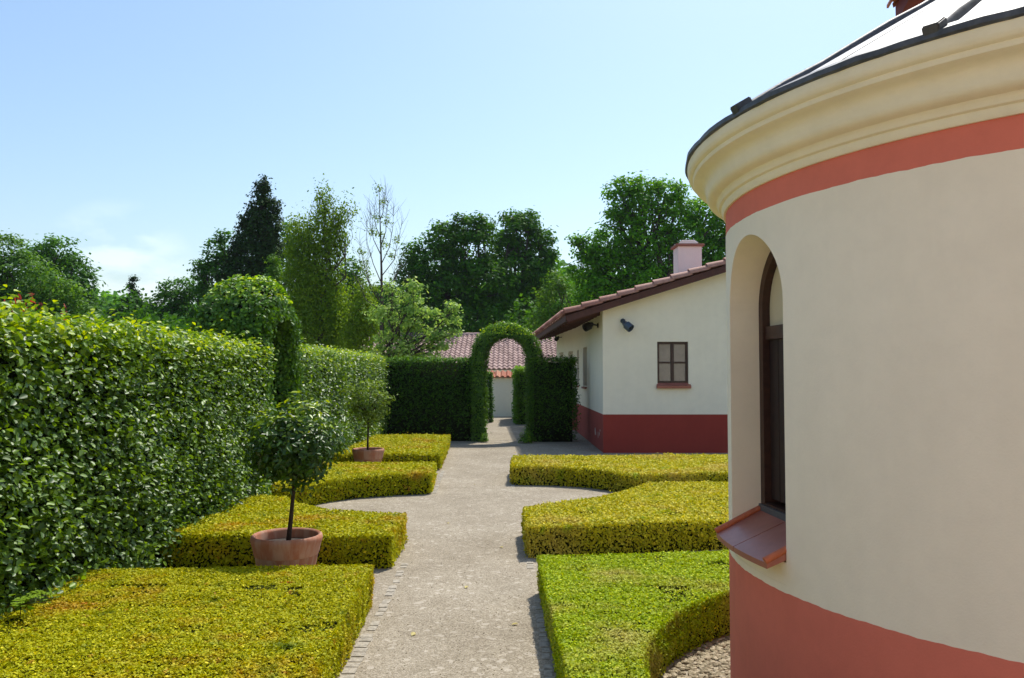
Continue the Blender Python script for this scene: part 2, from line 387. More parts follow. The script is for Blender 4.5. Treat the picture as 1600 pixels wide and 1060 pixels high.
n = 2600; Y = 3 + 16 * rng.random(n) ** 1.5; X = rng.uniform(-.92, .22, n); k = (Y > 8.6) & (Y < 10.6); X[k] = rng.uniform(-2.3, 1.4, k.sum())
stones('gravel_stones', X, Y, rng.uniform(.002, .0055, n), M['stone'], 'loose stones lying on the gravel path')

# ------------------------------------------------------------------ low box hedges
def box_hedge(name, label, outline, h, size, dens, mat, seed, trim=()):
    """clipped low hedge: outline (x, y) counter-clockwise"""
    P = np.array(outline, float)
    x0, y0 = P.min(0); x1, y1 = P.max(0)
    def inside(X, Y):
        c = np.zeros(len(X), bool); j = len(P) - 1
        for i in range(len(P)):
            a = (P[i, 1] > Y) != (P[j, 1] > Y)
            with np.errstate(divide='ignore', invalid='ignore'):
                xi = (P[j, 0] - P[i, 0]) * (Y - P[i, 1]) / (P[j, 1] - P[i, 1]) + P[i, 0]
            c ^= a & (X < xi); j = i
        return c
    n = int((x1 - x0) * (y1 - y0) * dens)
    X = rng.uniform(x0, x1, n); Y = rng.uniform(y0, y1, n); k = inside(X, Y); X = X[k]; Y = Y[k]; n = len(X)
    C = np.stack([X, Y, np.full(n, h)], 1)
    w = vnoise(C, 1.6, seed) * .012 + vnoise(C, 6.5, seed + 2) * .008 + vnoise(C, 22, seed + 5) * .006
    C[:, 2] += w + vnoise(C, 75, seed + 7) * size * .33 + vnoise(C, 150, seed + 8) * size * .22 + rng.normal(size=n) * size * .28 - size * .25
    C[:, 2] += vnoise(C, 2.6, seed + 21) * .008; spr = rng.random(n) < .004; C[spr, 2] += size * rng.uniform(.5, 1.6, spr.sum())
    pit = (vnoise(C, 4.3, seed + 11) + .5 * vnoise(C, 12, seed + 12) > .72); C[pit, 2] -= size * 1.3 * rng.random(pit.sum()); keep = ~pit | (rng.random(n) < .45); C = C[keep]; n = len(C)
    lump = vnoise(C, 16, seed + 9) * .5 + vnoise(C, 40, seed + 4) * .4
    D = np.array([0, 0, 1.]) * .9 + rng.normal(size=(n, 3)) * .5
    parts = [leaf_mesh(C, D, size * rng.uniform(.7, 1.3, n), .65, rng.beta(2, 2, n) * .9 + lump * .12 + (rng.random(n) < .02) * .6)]
    for i in range(len(P)):
        a = P[i]; b = P[(i + 1) % len(P)]; L = np.linalg.norm(b - a)
        if L < 1e-4: continue
        nrm = np.array([(b - a)[1], -(b - a)[0], 0]) / L
        m = int(L * h * dens * .95); s = rng.random(m); z = rng.random(m) ** .75 * h
        C = np.stack([a[0] + (b - a)[0] * s, a[1] + (b - a)[1] * s, z], 1)
        C = C + nrm * (vnoise(C, 5, seed)[:, None] * .010 + vnoise(C, 17, seed + 1)[:, None] * .010 + rng.normal(size=(m, 1)) * size * .35)
        D = nrm * .7 + np.array([0, 0, .25]) + rng.normal(size=(m, 3)) * .5
        parts.append(leaf_mesh(C, D, size * rng.uniform(.7, 1.3, m), .65, rng.beta(2, 2.4, m) * .85 + (rng.random(m) < .02) * .5))
    # twiggy core a little inside the clipped surface
    cen = P.mean(0); off = []
    for i in range(len(P)):
        p = P[i]; e1 = P[i] - P[i - 1]; e2 = P[(i + 1) % len(P)] - P[i]
        nn = np.array([e1[1], -e1[0]]) / (np.linalg.norm(e1) + 1e-9) + np.array([e2[1], -e2[0]]) / (np.linalg.norm(e2) + 1e-9)
        off.append(tuple(p - nn / (np.linalg.norm(nn) + 1e-9) * (size * .9 + .006)))
    bm = bmesh.new(); zc = h - size * .7 - .012
    lo = [bm.verts.new((*q, 0)) for q in off]; hi = [bm.verts.new((*q, zc)) for q in off]; m = len(off)
    for i in range(m): bm.faces.new((lo[i], lo[(i + 1) % m], hi[(i + 1) % m], hi[i]))
    for t3 in tessellate_polygon([[Vector((*q, 0)) for q in off]]):
        a3 = sum((off[t3[k]][0] * off[t3[(k + 1) % 3]][1] - off[t3[(k + 1) % 3]][0] * off[t3[k]][1]) for k in range(3))
        bm.faces.new([hi[k] for k in (t3 if a3 > 0 else t3[::-1])])
    o = link(name, build_leaves(parts, bm), [mat, M['box_core']])
    return tag(o, label, 'box hedge', 'low clipped box hedges')
def ccw(pts):
    a = sum(pts[i][0] * pts[(i + 1) % len(pts)][1] - pts[(i + 1) % len(pts)][0] * pts[i][1] for i in range(len(pts)))
    return pts if a > 0 else pts[::-1]
def arcpts(cx, cy, r, a0, a1, n): return [(cx + r * math.cos(R(a0 + (a1 - a0) * i / n)), cy + r * math.sin(R(a0 + (a1 - a0) * i / n))) for i in range(n + 1)]
H = .28
box_hedge('box_hedge', 'golden low box hedge with orange patches, nearest the camera, in front of the larger pot',
          ccw([(-2.95, 2.0), (-.86, 2.0), (-.92, 3.7), (-.985, 5.6), (-1.0, 5.78), (-1.8, 5.72), (-2.3, 5.66), (-2.95, 5.62)]), H, .017, 23000, M['box_gold'], 1)
box_hedge('box_hedge', 'golden low box hedge directly behind the larger terracotta pot, with a concave far edge',
          ccw([(-2.95, 6.82), (-1.02, 6.8), (-1.04, 7.87), (-1.36, 7.93), (-1.86, 8.1), (-2.25, 8.47), (-2.5, 8.86), (-2.95, 8.92)]), H, .026, 9500, M['box_gold'], 2)
box_hedge('box_hedge', 'golden low box hedge with concave near edge, just in front of the smaller potted tree',
          ccw([(-2.95, 9.72), (-2.74, 9.72), (-2.52, 9.85), (-2.32, 10.25), (-1.99, 10.58), (-1.5, 10.82), (-1.10, 10.92), (-1.18, 12.31), (-2.95, 12.25)]), H, .032, 6500, M['box_gold'], 3)
box_hedge('box_hedge', 'golden low box hedge behind the smaller potted tree, reaching back to the dark hedge',
          ccw([(-3.0, 13.5), (-1.22, 13.56), (-1.39, 17.74), (-3.05, 17.6)]), H, .040, 4000, M['box_gold'], 4)
box_hedge('box_hedge', 'bright green low box hedge curving around the base of the round building',
          ccw([(.34, 1.7), (.26, 3.65), (.2, 6.06), (1.66, 6.2), (2.45, 6.25)] + arcpts(2.595, 3.527, 2.0, 95, 218, 22)), H, .017, 23000, M['box_green'], 5)
box_hedge('box_hedge', 'olive green low box hedge right of the path, second from the camera',
          ccw([(.14, 7.17), (2.02, 7.52), (4.6, 7.95), (4.6, 10.2), (2.71, 10.1), (1.7, 9.97), (1.4, 9.5), (1.0, 8.93), (.6, 8.58), (.12, 8.19)]), H, .027, 8500, M['box_olive'], 6)
box_hedge('box_hedge', 'olive green low box hedge right of the path, nearest the house',
          ccw([(.0, 11.8), (.6, 11.72), (1.1, 11.5), (1.4, 11.15), (1.62, 10.75), (3.0, 11.1), (5.2, 11.35), (5.2, 13.5), (3.59, 13.38), (.02, 13.15)]), H, .034, 5500, M['box_olive'], 7)

# ------------------------------------------------------------------ tall hedges
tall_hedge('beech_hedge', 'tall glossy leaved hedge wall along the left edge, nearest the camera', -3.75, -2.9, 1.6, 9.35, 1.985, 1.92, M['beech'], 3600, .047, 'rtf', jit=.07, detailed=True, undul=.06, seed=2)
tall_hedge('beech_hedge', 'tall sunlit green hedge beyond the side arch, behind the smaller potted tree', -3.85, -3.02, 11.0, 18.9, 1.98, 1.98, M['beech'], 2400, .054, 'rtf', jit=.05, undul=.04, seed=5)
def thin_base(C):
    p = np.clip((C[:, 2] - .05) / .75, .22, 1); return rng.random(len(C)) < p
tall_hedge('hornbeam_hedge', 'dark shaded hedge across the far end, left of the leafy gateway arch', -3.25, -.78, 19.2, 19.75, 1.97, 1.97, M['beech_dark'], 1700, .062, 'ftb', jit=.045, base=.05, inset=.085, seed=7, thin=thin_base)
tall_hedge('hornbeam_hedge', 'very dark hedge between the leafy gateway arch and the house wall', .44, 1.52, 19.0, 19.6, 1.97, 1.97, M['beech_dark'], 2000, .055, 'ftlr', jit=.045, base=.05, inset=.085, seed=8, thin=thin_base)
tall_hedge('hornbeam_hedge', 'narrow dark hedge end seen left inside the gateway arch', -2.4, -.68, 26.3, 27.0, 1.62, 1.62, M['beech_dark'], 1300, .075, 'ftr', jit=.04, seed=9)
tall_hedge('hornbeam_hedge', 'sunlit clipped hedge seen right inside the gateway arch', .12, 1.4, 25.4, 29.0, 1.75, 1.75, M['light_tree'], 1300, .08, 'ftl', jit=.05, seed=10)

def leafy_arch(name, label, cx, cy, axis, half, rt, zs, depth, mat, dens, size, detailed=False, seed=0, dome=0.0):
    """portal grown from hedge plants: centre line radius half, band thickness rt, spring height zs; opening runs along axis"""
    ri, ro = half - rt / 2, half + rt / 2
    # path along the arch: (s -> centre offset u, z, radial dir)
    Larc = math.pi * half; Lt = zs * 2 + Larc; parts = []
    def path(s):
        u = np.where(s < zs, -half, np.where(s > zs + Larc, half, -half * np.cos((s - zs) / half)))
        z = np.where(s < zs, s, np.where(s > zs + Larc, Lt - s, zs + half * np.sin((s - zs) / half)))
        ru = np.where(s < zs, -1, np.where(s > zs + Larc, 1, -np.cos((s - zs) / half)))
        rz = np.where((s < zs) | (s > zs + Larc), 0, np.sin((s - zs) / half)); return u, z, ru, rz
    def put(u, z, d, du, dz, dd):
        if axis == 'y': return np.stack([cx + u, cy + d, z], 1), np.stack([du, dd, dz], 1)
        return np.stack([cx + d, cy + u, z], 1), np.stack([dd, du, dz], 1)
    for side in ('out', 'in', 'f', 'b'):
        A = Lt * (depth if side in ('out', 'in') else rt); n = int(A * dens * 1.1); s = rng.random(n) * Lt
        u, z, ru, rz = path(s)
        if side in ('out', 'in'):
            q = rt / 2 if side == 'out' else -rt / 2; sg = 1 if side == 'out' else -1
            d = (rng.random(n) - .5) * depth; C, D = put(u + ru * q, z + rz * q, d, ru * sg, rz * sg, d * 0)
        else:
            q = (rng.random(n) - .5) * rt; sg = -1 if side == 'f' else 1
            C, D = put(u + ru * q, z + rz * q, np.full(n, sg * depth / 2), ru * 0, rz * 0, np.full(n, float(sg)))
        C = C + D * (vnoise(C, 3, seed)[:, None] * .05 + vnoise(C, 8, seed)[:, None] * .02 + rng.normal(size=(n, 1)) * .03) + rng.normal(size=(n, 3)) * .015
        if dome: C[:, 2] -= dome * np.abs((C[:, 0] - cx) / (depth / 2)) ** 2.6 * np.clip((C[:, 2] - zs) / half, 0, 1)
        t = rng.beta(2, 2.2, n) * .8 + (C[:, 2] > zs + half * .8) * rng.random(n) * .55  # crest leaves tinted paler, painting in the sunlit rim
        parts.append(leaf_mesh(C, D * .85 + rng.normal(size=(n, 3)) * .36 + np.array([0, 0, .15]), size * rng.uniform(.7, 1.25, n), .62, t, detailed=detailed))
    bm = bmesh.new(); q = rt / 2 - .07; dd = depth / 2 - .08; ring = []
    for s in list(np.linspace(0, zs, 4)) + list(np.linspace(zs, zs + Larc, 15))[1:-1] + list(np.linspace(zs + Larc, Lt, 4)):
        u, z, ru, rz = [float(a) for a in path(np.array(s))]; r4 = []
        for (a, b) in ((-q, -dd), (q, -dd), (q, dd), (-q, dd)):
            uu, zz = u + ru * a, z + rz * a
            r4.append(bm.verts.new((cx + uu, cy + b, zz) if axis == 'y' else (cx + b, cy + uu, zz)))
        ring.append(r4)
    for a, b in zip(ring[:-1], ring[1:]):
        for k in range(4): bm.faces.new((a[k], a[(k + 1) % 4], b[(k + 1) % 4], b[k]))
    return tag(link(name, build_leaves(parts, bm), [mat, M['core']]), label, 'hedge arch')
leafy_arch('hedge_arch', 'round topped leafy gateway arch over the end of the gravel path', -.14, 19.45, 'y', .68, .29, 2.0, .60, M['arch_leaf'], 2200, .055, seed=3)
leafy_arch('hedge_arch', 'leafy side arch rising above the tall left hedge, seen edge on', -3.34, 10.16, 'x', .62, .30, 2.05, .80, M['arch_leaf'], 2900, .054, True, seed=6, dome=.17)

# ------------------------------------------------------------------ trees
def limb(bm, a, b, r0, r1, n=5, wob=.06, seg=7):
    a, b = Vector(a), Vector(b); L = (b - a).length; P = []; Rr = []
    for i in range(n + 1):
        t = i / n; p = a.lerp(b, t) + Vector((random.gauss(0, 1), random.gauss(0, 1), random.gauss(0, .4))) * L * wob * math.sin(math.pi * t)
        P.append(p); Rr.append(r0 + (r1 - r0) * t)
    tube(bm, P, Rr, seg); return P
def crown(blobs, Y, mat, leaf=.2, dens=1.0, clump=.45, droop=0., fill=.55, seed=0, bright=.3, per=26, aspect=.6):
    """blobs in photo pixels (x, y, rx, ry) at depth Y -> leaf clumps scattered through the crown's volume"""
    s = Y / F; parts = []; cents = []
    for bl in blobs:
        x, y, rx, ry = bl[:4]
        c = np.array(at(x, y, Y + (bl[4] if len(bl) > 4 else 0))); r = np.array([rx * s, max(rx, ry * .8) * s * .9, ry * s]); cents.append((c, r))
        surf = 4 * math.pi * ((r[0] * r[1] + r[1] * r[2] + r[0] * r[2]) / 3)
        n = max(6, int(surf * dens / (clump ** 2) * 1.15))
        v = unit(rng.normal(size=(n, 3))); rad = fill + (1.03 - fill) * rng.random((n, 1)) ** .6
        lob = 1 + .16 * vnoise(v * r.max() + c, .9 / max(clump, .3), seed)[:, None]
        cc = c + v * r * rad * lob
        tt = rng.normal(size=n) * .12
        idx = np.repeat(np.arange(n), per); m = len(idx)
        g = rng.normal(size=(m, 3)) * clump * np.array([.42, .42, .26 + droop])
        sub = cc[idx] + g
        if droop: sub[:, 2] -= np.abs(rng.normal(size=m)) * clump * droop
        D = unit(g + 1e-6) * .35 + v[idx] * .25 + rng.normal(size=(m, 3)) * .35 + np.array([0, 0, .55 if not droop else .1])
        t = rng.beta(2, 2.4, m) * .75 + tt[idx] + bright * np.clip(v[idx][:, 2], 0, 1) * rng.random(m) * .6  # upward sides of the crown tinted paler to imitate sunlit tops
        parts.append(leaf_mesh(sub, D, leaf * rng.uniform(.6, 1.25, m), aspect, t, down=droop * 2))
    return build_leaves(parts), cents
def tree(name, label, blobs, Y, mat, base_x, trunk_r=.2, group='trees beyond the garden', bark=None, limbs=True, **kw):
    base = at(base_x, 600, Y); root = thing(name, label, 'tree', (base[0], Y, 0), 0, group)
    me, cents = crown(blobs, Y, mat, **kw)
    o = link('crown', me, mat, root); o.matrix_parent_inverse = Matrix.Translation((-base[0], -Y, 0))
    bm = bmesh.new(); top = max(cents, key=lambda c: c[0][2])
    h = top[0][2]; fork = Vector((base[0], Y, h * .42))
    limb(bm, (base[0], Y, -.1), fork, trunk_r * 1.15, trunk_r * .8, 5, .02, 9)
    for c, r in cents:
        if not limbs: break
        if c[2] < fork.z * .8: continue
        P = limb(bm, fork if c[2] > fork.z * 1.3 else (base[0], Y, fork.z * .8), c, trunk_r * .5, trunk_r * .12, 5, .07, 6)
        for k in range(5):
            e = c + unit(rng.normal(size=(1, 3)))[0] * r * .85; limb(bm, P[random.choice((2, 3, 4))], e, trunk_r * .16, trunk_r * .04, 3, .08, 5)
    if not limbs: limb(bm, fork, top[0], trunk_r * .8, trunk_r * .15, 5, .01, 7)
    t = link('trunk', bm_mesh(bm, True), bark or M['bark'], root); t.matrix_parent_inverse = Matrix.Translation((-base[0], -Y, 0))
    return root

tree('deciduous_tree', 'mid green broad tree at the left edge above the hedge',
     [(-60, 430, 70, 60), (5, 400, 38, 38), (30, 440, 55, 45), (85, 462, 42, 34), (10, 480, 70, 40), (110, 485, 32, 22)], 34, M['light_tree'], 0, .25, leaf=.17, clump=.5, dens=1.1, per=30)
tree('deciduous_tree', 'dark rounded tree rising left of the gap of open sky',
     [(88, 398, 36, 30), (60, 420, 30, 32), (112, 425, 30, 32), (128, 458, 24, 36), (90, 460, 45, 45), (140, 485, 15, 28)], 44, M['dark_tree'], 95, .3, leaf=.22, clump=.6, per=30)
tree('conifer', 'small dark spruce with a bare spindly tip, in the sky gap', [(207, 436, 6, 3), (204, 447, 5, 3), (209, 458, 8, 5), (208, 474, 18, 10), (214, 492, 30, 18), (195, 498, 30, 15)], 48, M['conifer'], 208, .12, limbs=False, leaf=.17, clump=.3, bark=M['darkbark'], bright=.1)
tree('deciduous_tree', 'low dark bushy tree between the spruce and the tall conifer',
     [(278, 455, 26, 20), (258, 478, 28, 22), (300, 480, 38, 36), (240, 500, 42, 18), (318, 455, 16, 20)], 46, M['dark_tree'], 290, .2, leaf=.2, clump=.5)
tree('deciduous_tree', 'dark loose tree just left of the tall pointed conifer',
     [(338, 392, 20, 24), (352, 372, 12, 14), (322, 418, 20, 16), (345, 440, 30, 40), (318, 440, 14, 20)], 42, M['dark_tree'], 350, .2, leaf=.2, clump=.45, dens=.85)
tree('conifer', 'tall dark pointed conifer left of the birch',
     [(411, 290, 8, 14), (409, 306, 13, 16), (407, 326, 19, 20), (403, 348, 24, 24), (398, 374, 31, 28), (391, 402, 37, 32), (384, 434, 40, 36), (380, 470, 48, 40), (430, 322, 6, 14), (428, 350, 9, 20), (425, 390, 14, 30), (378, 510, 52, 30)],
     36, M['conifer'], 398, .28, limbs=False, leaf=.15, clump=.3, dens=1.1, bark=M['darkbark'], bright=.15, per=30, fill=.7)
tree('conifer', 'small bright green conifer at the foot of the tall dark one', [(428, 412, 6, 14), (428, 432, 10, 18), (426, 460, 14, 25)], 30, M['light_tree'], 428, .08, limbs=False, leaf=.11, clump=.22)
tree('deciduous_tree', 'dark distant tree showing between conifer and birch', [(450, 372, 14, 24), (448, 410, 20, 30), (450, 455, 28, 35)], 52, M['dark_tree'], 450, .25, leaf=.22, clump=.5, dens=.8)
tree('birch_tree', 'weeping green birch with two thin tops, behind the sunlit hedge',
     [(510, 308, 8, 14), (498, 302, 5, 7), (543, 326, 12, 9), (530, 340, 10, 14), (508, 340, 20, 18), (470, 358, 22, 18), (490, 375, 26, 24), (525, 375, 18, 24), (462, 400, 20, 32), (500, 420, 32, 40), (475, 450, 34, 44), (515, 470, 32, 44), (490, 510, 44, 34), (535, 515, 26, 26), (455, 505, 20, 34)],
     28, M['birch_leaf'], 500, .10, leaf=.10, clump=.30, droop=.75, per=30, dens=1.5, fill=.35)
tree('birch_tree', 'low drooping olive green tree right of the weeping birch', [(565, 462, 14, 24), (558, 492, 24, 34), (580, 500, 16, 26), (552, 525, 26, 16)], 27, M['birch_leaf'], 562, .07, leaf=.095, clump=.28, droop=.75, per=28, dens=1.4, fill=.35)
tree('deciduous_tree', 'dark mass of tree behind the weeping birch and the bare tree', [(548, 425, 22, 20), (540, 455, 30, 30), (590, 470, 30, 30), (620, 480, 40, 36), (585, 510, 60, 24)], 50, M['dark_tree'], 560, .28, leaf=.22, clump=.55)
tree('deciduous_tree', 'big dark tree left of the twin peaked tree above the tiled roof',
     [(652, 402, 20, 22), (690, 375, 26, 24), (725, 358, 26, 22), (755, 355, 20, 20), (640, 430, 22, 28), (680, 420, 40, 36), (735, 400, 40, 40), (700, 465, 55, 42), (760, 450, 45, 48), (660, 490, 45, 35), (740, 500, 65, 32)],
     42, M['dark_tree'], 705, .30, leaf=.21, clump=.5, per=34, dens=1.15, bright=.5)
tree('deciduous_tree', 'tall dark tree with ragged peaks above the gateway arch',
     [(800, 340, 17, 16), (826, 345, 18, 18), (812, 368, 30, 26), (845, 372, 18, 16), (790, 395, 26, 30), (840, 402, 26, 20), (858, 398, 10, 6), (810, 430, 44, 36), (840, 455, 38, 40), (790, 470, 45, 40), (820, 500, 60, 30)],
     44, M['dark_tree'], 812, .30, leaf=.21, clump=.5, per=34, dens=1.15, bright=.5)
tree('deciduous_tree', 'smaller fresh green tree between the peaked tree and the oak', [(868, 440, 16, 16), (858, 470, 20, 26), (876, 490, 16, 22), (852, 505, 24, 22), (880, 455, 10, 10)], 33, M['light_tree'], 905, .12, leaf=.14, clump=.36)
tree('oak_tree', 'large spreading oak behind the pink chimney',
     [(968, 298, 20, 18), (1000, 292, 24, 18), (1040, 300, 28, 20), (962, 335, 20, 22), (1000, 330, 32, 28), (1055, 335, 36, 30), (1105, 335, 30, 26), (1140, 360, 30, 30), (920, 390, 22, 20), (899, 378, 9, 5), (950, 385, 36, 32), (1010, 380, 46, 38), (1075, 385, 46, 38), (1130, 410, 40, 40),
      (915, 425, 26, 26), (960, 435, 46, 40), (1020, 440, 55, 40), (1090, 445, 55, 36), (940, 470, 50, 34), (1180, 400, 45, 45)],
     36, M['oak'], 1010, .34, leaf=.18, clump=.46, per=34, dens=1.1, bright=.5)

# bare tree with a few leaves, and the light maple growing round its foot
root = thing('bare_tree', 'thin almost leafless tree with upright twigs, right of the birch', 'tree', (at(594, 600, 25)[0], 25, 0), 0, 'trees beyond the garden')
inv = Matrix.Translation((-root.location.x, -25, 0))
bm = bmesh.new(); tw = []
P = [at(594, 640, 25), at(595, 540, 25), at(597, 480, 25), at(596, 420, 25), at(594, 350, 25), at(592, 290, 25)]
tube(bm, P, [.075, .062, .05, .035, .018, .006], 8)
for (s, t_, e) in [(2, .2, (562, 380)), (2, .6, (572, 345)), (2, .8, (628, 350)), (3, .1, (615, 330)), (3, .3, (578, 325)), (3, .5, (607, 310)), (1, .7, (640, 430)), (1, .9, (556, 430)), (2, .4, (632, 390)), (3, .7, (585, 318)), (4, .1, (603, 305)), (1, .8, (622, 410)), (2, .1, (565, 400))]:
    a = Vector(P[s]).lerp(Vector(P[s + 1]), t_); b = Vector(at(*e, 25 + random.uniform(-.8, .8)))
    mid = a.lerp(b, .35) + Vector(((b.x - a.x) * .25, 0, -.05)); Q = [a, mid, mid.lerp(b, .5) + Vector((random.gauss(0, .05), 0, 0)), b]
    tube(bm, Q, [.017, .012, .007, .003], 5); tw.append(Q)
    for k in range(14):
        c = Q[1].lerp(Q[3], random.random()); d = c + Vector((random.gauss(0, .22), random.gauss(0, .2), random.uniform(.25, .7))); tube(bm, [c, c.lerp(d, .5) + Vector((random.gauss(0, .04), 0, 0)), d], [.005, .0035, .002], 4)
o = link('trunk', bm_mesh(bm, True), M['bark'], root); o.matrix_parent_inverse = inv
me, _ = crown([(592, 297, 5, 8), (598, 318, 6, 8), (588, 340, 5, 8), (594, 365, 4, 7), (577, 425, 7, 12), (600, 380, 4, 6), (565, 392, 3, 6), (585, 450, 8, 14), (605, 345, 4, 6), (580, 360, 4, 8), (612, 400, 4, 7), (570, 410, 5, 9), (620, 375, 3, 5)], 25, None, leaf=.075, clump=.18, per=12, dens=.45, fill=.2)
o = link('crown', me, M['birch_leaf'], root); o.matrix_parent_inverse = inv
tree('maple_tree', 'bright light green maple overlapping the pink tiled roof',
     [(612, 448, 14, 8), (645, 448, 20, 8), (632, 470, 30, 10), (600, 492, 30, 12), (660, 486, 30, 9), (706, 482, 12, 10), (698, 502, 20, 9), (640, 508, 32, 11), (612, 528, 30, 12), (668, 524, 32, 9), (708, 522, 14, 7), (638, 545, 40, 12), (685, 540, 24, 7), (600, 552, 24, 12), (655, 558, 40, 7)],
     22.5, M['maple'], 610, .08, leaf=.115, clump=.26, per=22, dens=.62, fill=.12, bright=.7)

# far woods: rolling mass of treetops
parts = []
def wood(x0, x1, Y, f, size, n, depth=14):
    X = rng.uniform(x0, x1, n); px = X / Y * F + 800
    top = np.interp(px, [q[0] for q in f], [EYE + (582 - q[1]) * Y / F for q in f]) + vnoise(np.stack([X, X * 0, X * 0], 1), .13, 4) * Y * .008 + vnoise(np.stack([X, X * 0, X * 0], 1), .5, 2) * Y * .004
    u = rng.random(n) ** .45; C = np.stack([X, Y + depth * (rng.random(n) - u * .3), top * u + rng.normal(size=n) * .3], 1)
    parts.append(leaf_mesh(C, rng.normal(size=(n, 3)) * .6 + np.array([0, -.3, .7]), size * rng.uniform(.6, 1.3, n), .8, rng.beta(2, 2, n) * .8))
wood(-150, 45, 150, [(-500, 440), (0, 455), (150, 465), (185, 462), (205, 470), (230, 480), (400, 470), (900, 430), (1200, 430)], 1.3, 26000)
wood(-40, 40, 105, [(300, 500), (450, 480), (640, 470), (840, 425), (870, 416), (890, 420), (905, 440), (1000, 430)], .9, 16000)
o = link('distant_wood', build_leaves(parts), M['oak']); kind(o, 'stuff', 'hazy line of distant woodland beyond the near trees')
# undergrowth that closes the view under the near trees
parts = []
for (x0, x1, Y, top, n) in ((-40, 24, 40, 4.6, 26000), (-34, -5, 31, 3.2, 16000)):
    X = rng.uniform(x0, x1, n); u = rng.random(n) ** .6
    t = top * (1 + .18 * np.sin(X * .9) + .12 * np.sin(X * 2.3 + 1))
    C = np.stack([X, Y + rng.normal(size=n) * .9, t * u], 1); parts.append(leaf_mesh(C, rng.normal(size=(n, 3)) * .5 + np.array([0, -.3, .6]), .22 * rng.uniform(.6, 1.3, n), .7, rng.beta(2, 2.6, n) * .8))
o = link('undergrowth', build_leaves(parts), M['dark_tree']); kind(o, 'stuff', 'dark undergrowth closing the gaps below the tree crowns')

# red shoots behind the near hedge
root = thing('red_tipped_shrub', 'shrub with upright red young shoots behind the left hedge', 'shrub', (-4.0, 5.9, 0))
bm = bmesh.new(); parts = []
for i, (px, py) in enumerate([(10, 470), (22, 464), (34, 466), (46, 457), (54, 466), (64, 472), (18, 474), (42, 470), (30, 460), (50, 474), (103, 476)]):
    e = Vector(at(px, py, 5.9)); b = Vector((e.x + random.uniform(-.05, .1), 5.9, 1.7)); tube(bm, [(-4.0 + random.uniform(-.1, .1), 5.9, 0), b, e], [.012, .007, .003], 5)
    for k in range(5):
        c = b.lerp(e, .55 + .1 * k); d = Vector((random.gauss(0, 1), random.gauss(0, 1), .8)).normalized()
        parts.append(leaf_mesh(np.array([c + d * .018]), np.array([[random.gauss(0, 1), -1, random.gauss(0, .5)]]), .062, .34, rng.random(1), detailed=True))
for i, (nm, me, mt) in enumerate((('stem', bm_mesh(bm), M['darkbark']), ('leaves', build_leaves(parts), M['red_leaf']))):
    o = link(nm, me, mt, root); o.matrix_parent_inverse = Matrix.Translation((4.0, -5.9, 0))

# small plants
def small_plant(name, label, x, y, r, h, n, size, mat, cat='plant'):
    v = unit(rng.normal(size=(n, 3))); v[:, 2] = np.abs(v[:, 2]); C = np.array([0, 0, .02]) + v * np.array([r, r, h]) * rng.random((n, 1)) ** .5
    bm = bmesh.new()
    for i in range(8):
        a = random.uniform(0, 6.28); tube(bm, [(0, 0, 0), (r * .5 * math.cos(a), r * .5 * math.sin(a), h * .6)], [.006, .003], 4)
    o = link(name, build_leaves([leaf_mesh(C, v + np.array([0, 0, .5]) + rng.normal(size=(n, 3)) * .3, size * rng.uniform(.7, 1.3, n), .5, rng.random(n))], bm), [mat, M['darkbark']], loc=(x, y, 0))
    return tag(o, label, cat)
small_plant('ground_shrub', 'small light green bush at the right foot of the gateway arch', .33, 18.75, .2, .34, 500, .06, M['light_tree'], 'shrub')
small_plant('ground_shrub', 'tiny green sprig at the left foot of the gateway arch', -.66, 18.95, .12, .22, 200, .05, M['light_tree'], 'shrub')
# fern like weed leaning out of the hedge foot
parts = []
bm = bmesh.new()
for a, L in ((-.3, .22), (.25, .2), (-.9, .16), (.8, .15)):
    for k in range(9):
        t = k / 8; c = Vector((math.cos(a) * L * t, math.sin(a) * L * t - .02, .33 + .06 * math.sin(t * 2.6)))
        for s in (-1, 1):
            d = Vector((-math.sin(a), math.cos(a), 0)) * s * .022 * (1.1 - t)
            parts.append(leaf_mesh(np.array([c + d]), np.array([[.1, 0, 1.]]), .045 * (1.15 - t * .6), .4, np.array([.6]), detailed=True))
    tube(bm, [(0, 0, .02), (0, 0, .33), (math.cos(a) * L, math.sin(a) * L, .36)], [.004, .003, .002], 4)
tag(link('fern', build_leaves(parts, bm), [M['birch_leaf'], M['darkbark']], loc=(-2.80, 4.62, 0)), 'small feathery plant sprouting at the foot of the near left hedge', 'plant')

bm0 = build_leaves([leaf_mesh(np.array([[0, 0, 0.]]), np.array([[.1, .1, 1.]]), .05, .55, np.array([.8]), detailed=True)])
M['dry_leaf'] = leafmat('dry_leaf', [(0, (.45, .36, .08)), (1, (.50, .42, .12))], .6, .2)
for i, (x, y) in enumerate([(-.62, 5.1), (-.35, 6.2), (.02, 5.3), (-.1, 7.6), (-.7, 8.8), (.3, 9.6), (-1.4, 9.2), (-.55, 11.8)]):
    o = link('fallen_leaf', bm0, M['dry_leaf'] if i == 0 else None, loc=(x, y, .008)); o.rotation_euler = (random.uniform(-.3, .3), random.uniform(-.3, .3), random.uniform(0, 6))
    tag(o, 'small dry yellow leaf lying on the gravel path', 'leaf', 'fallen leaves on the gravel')

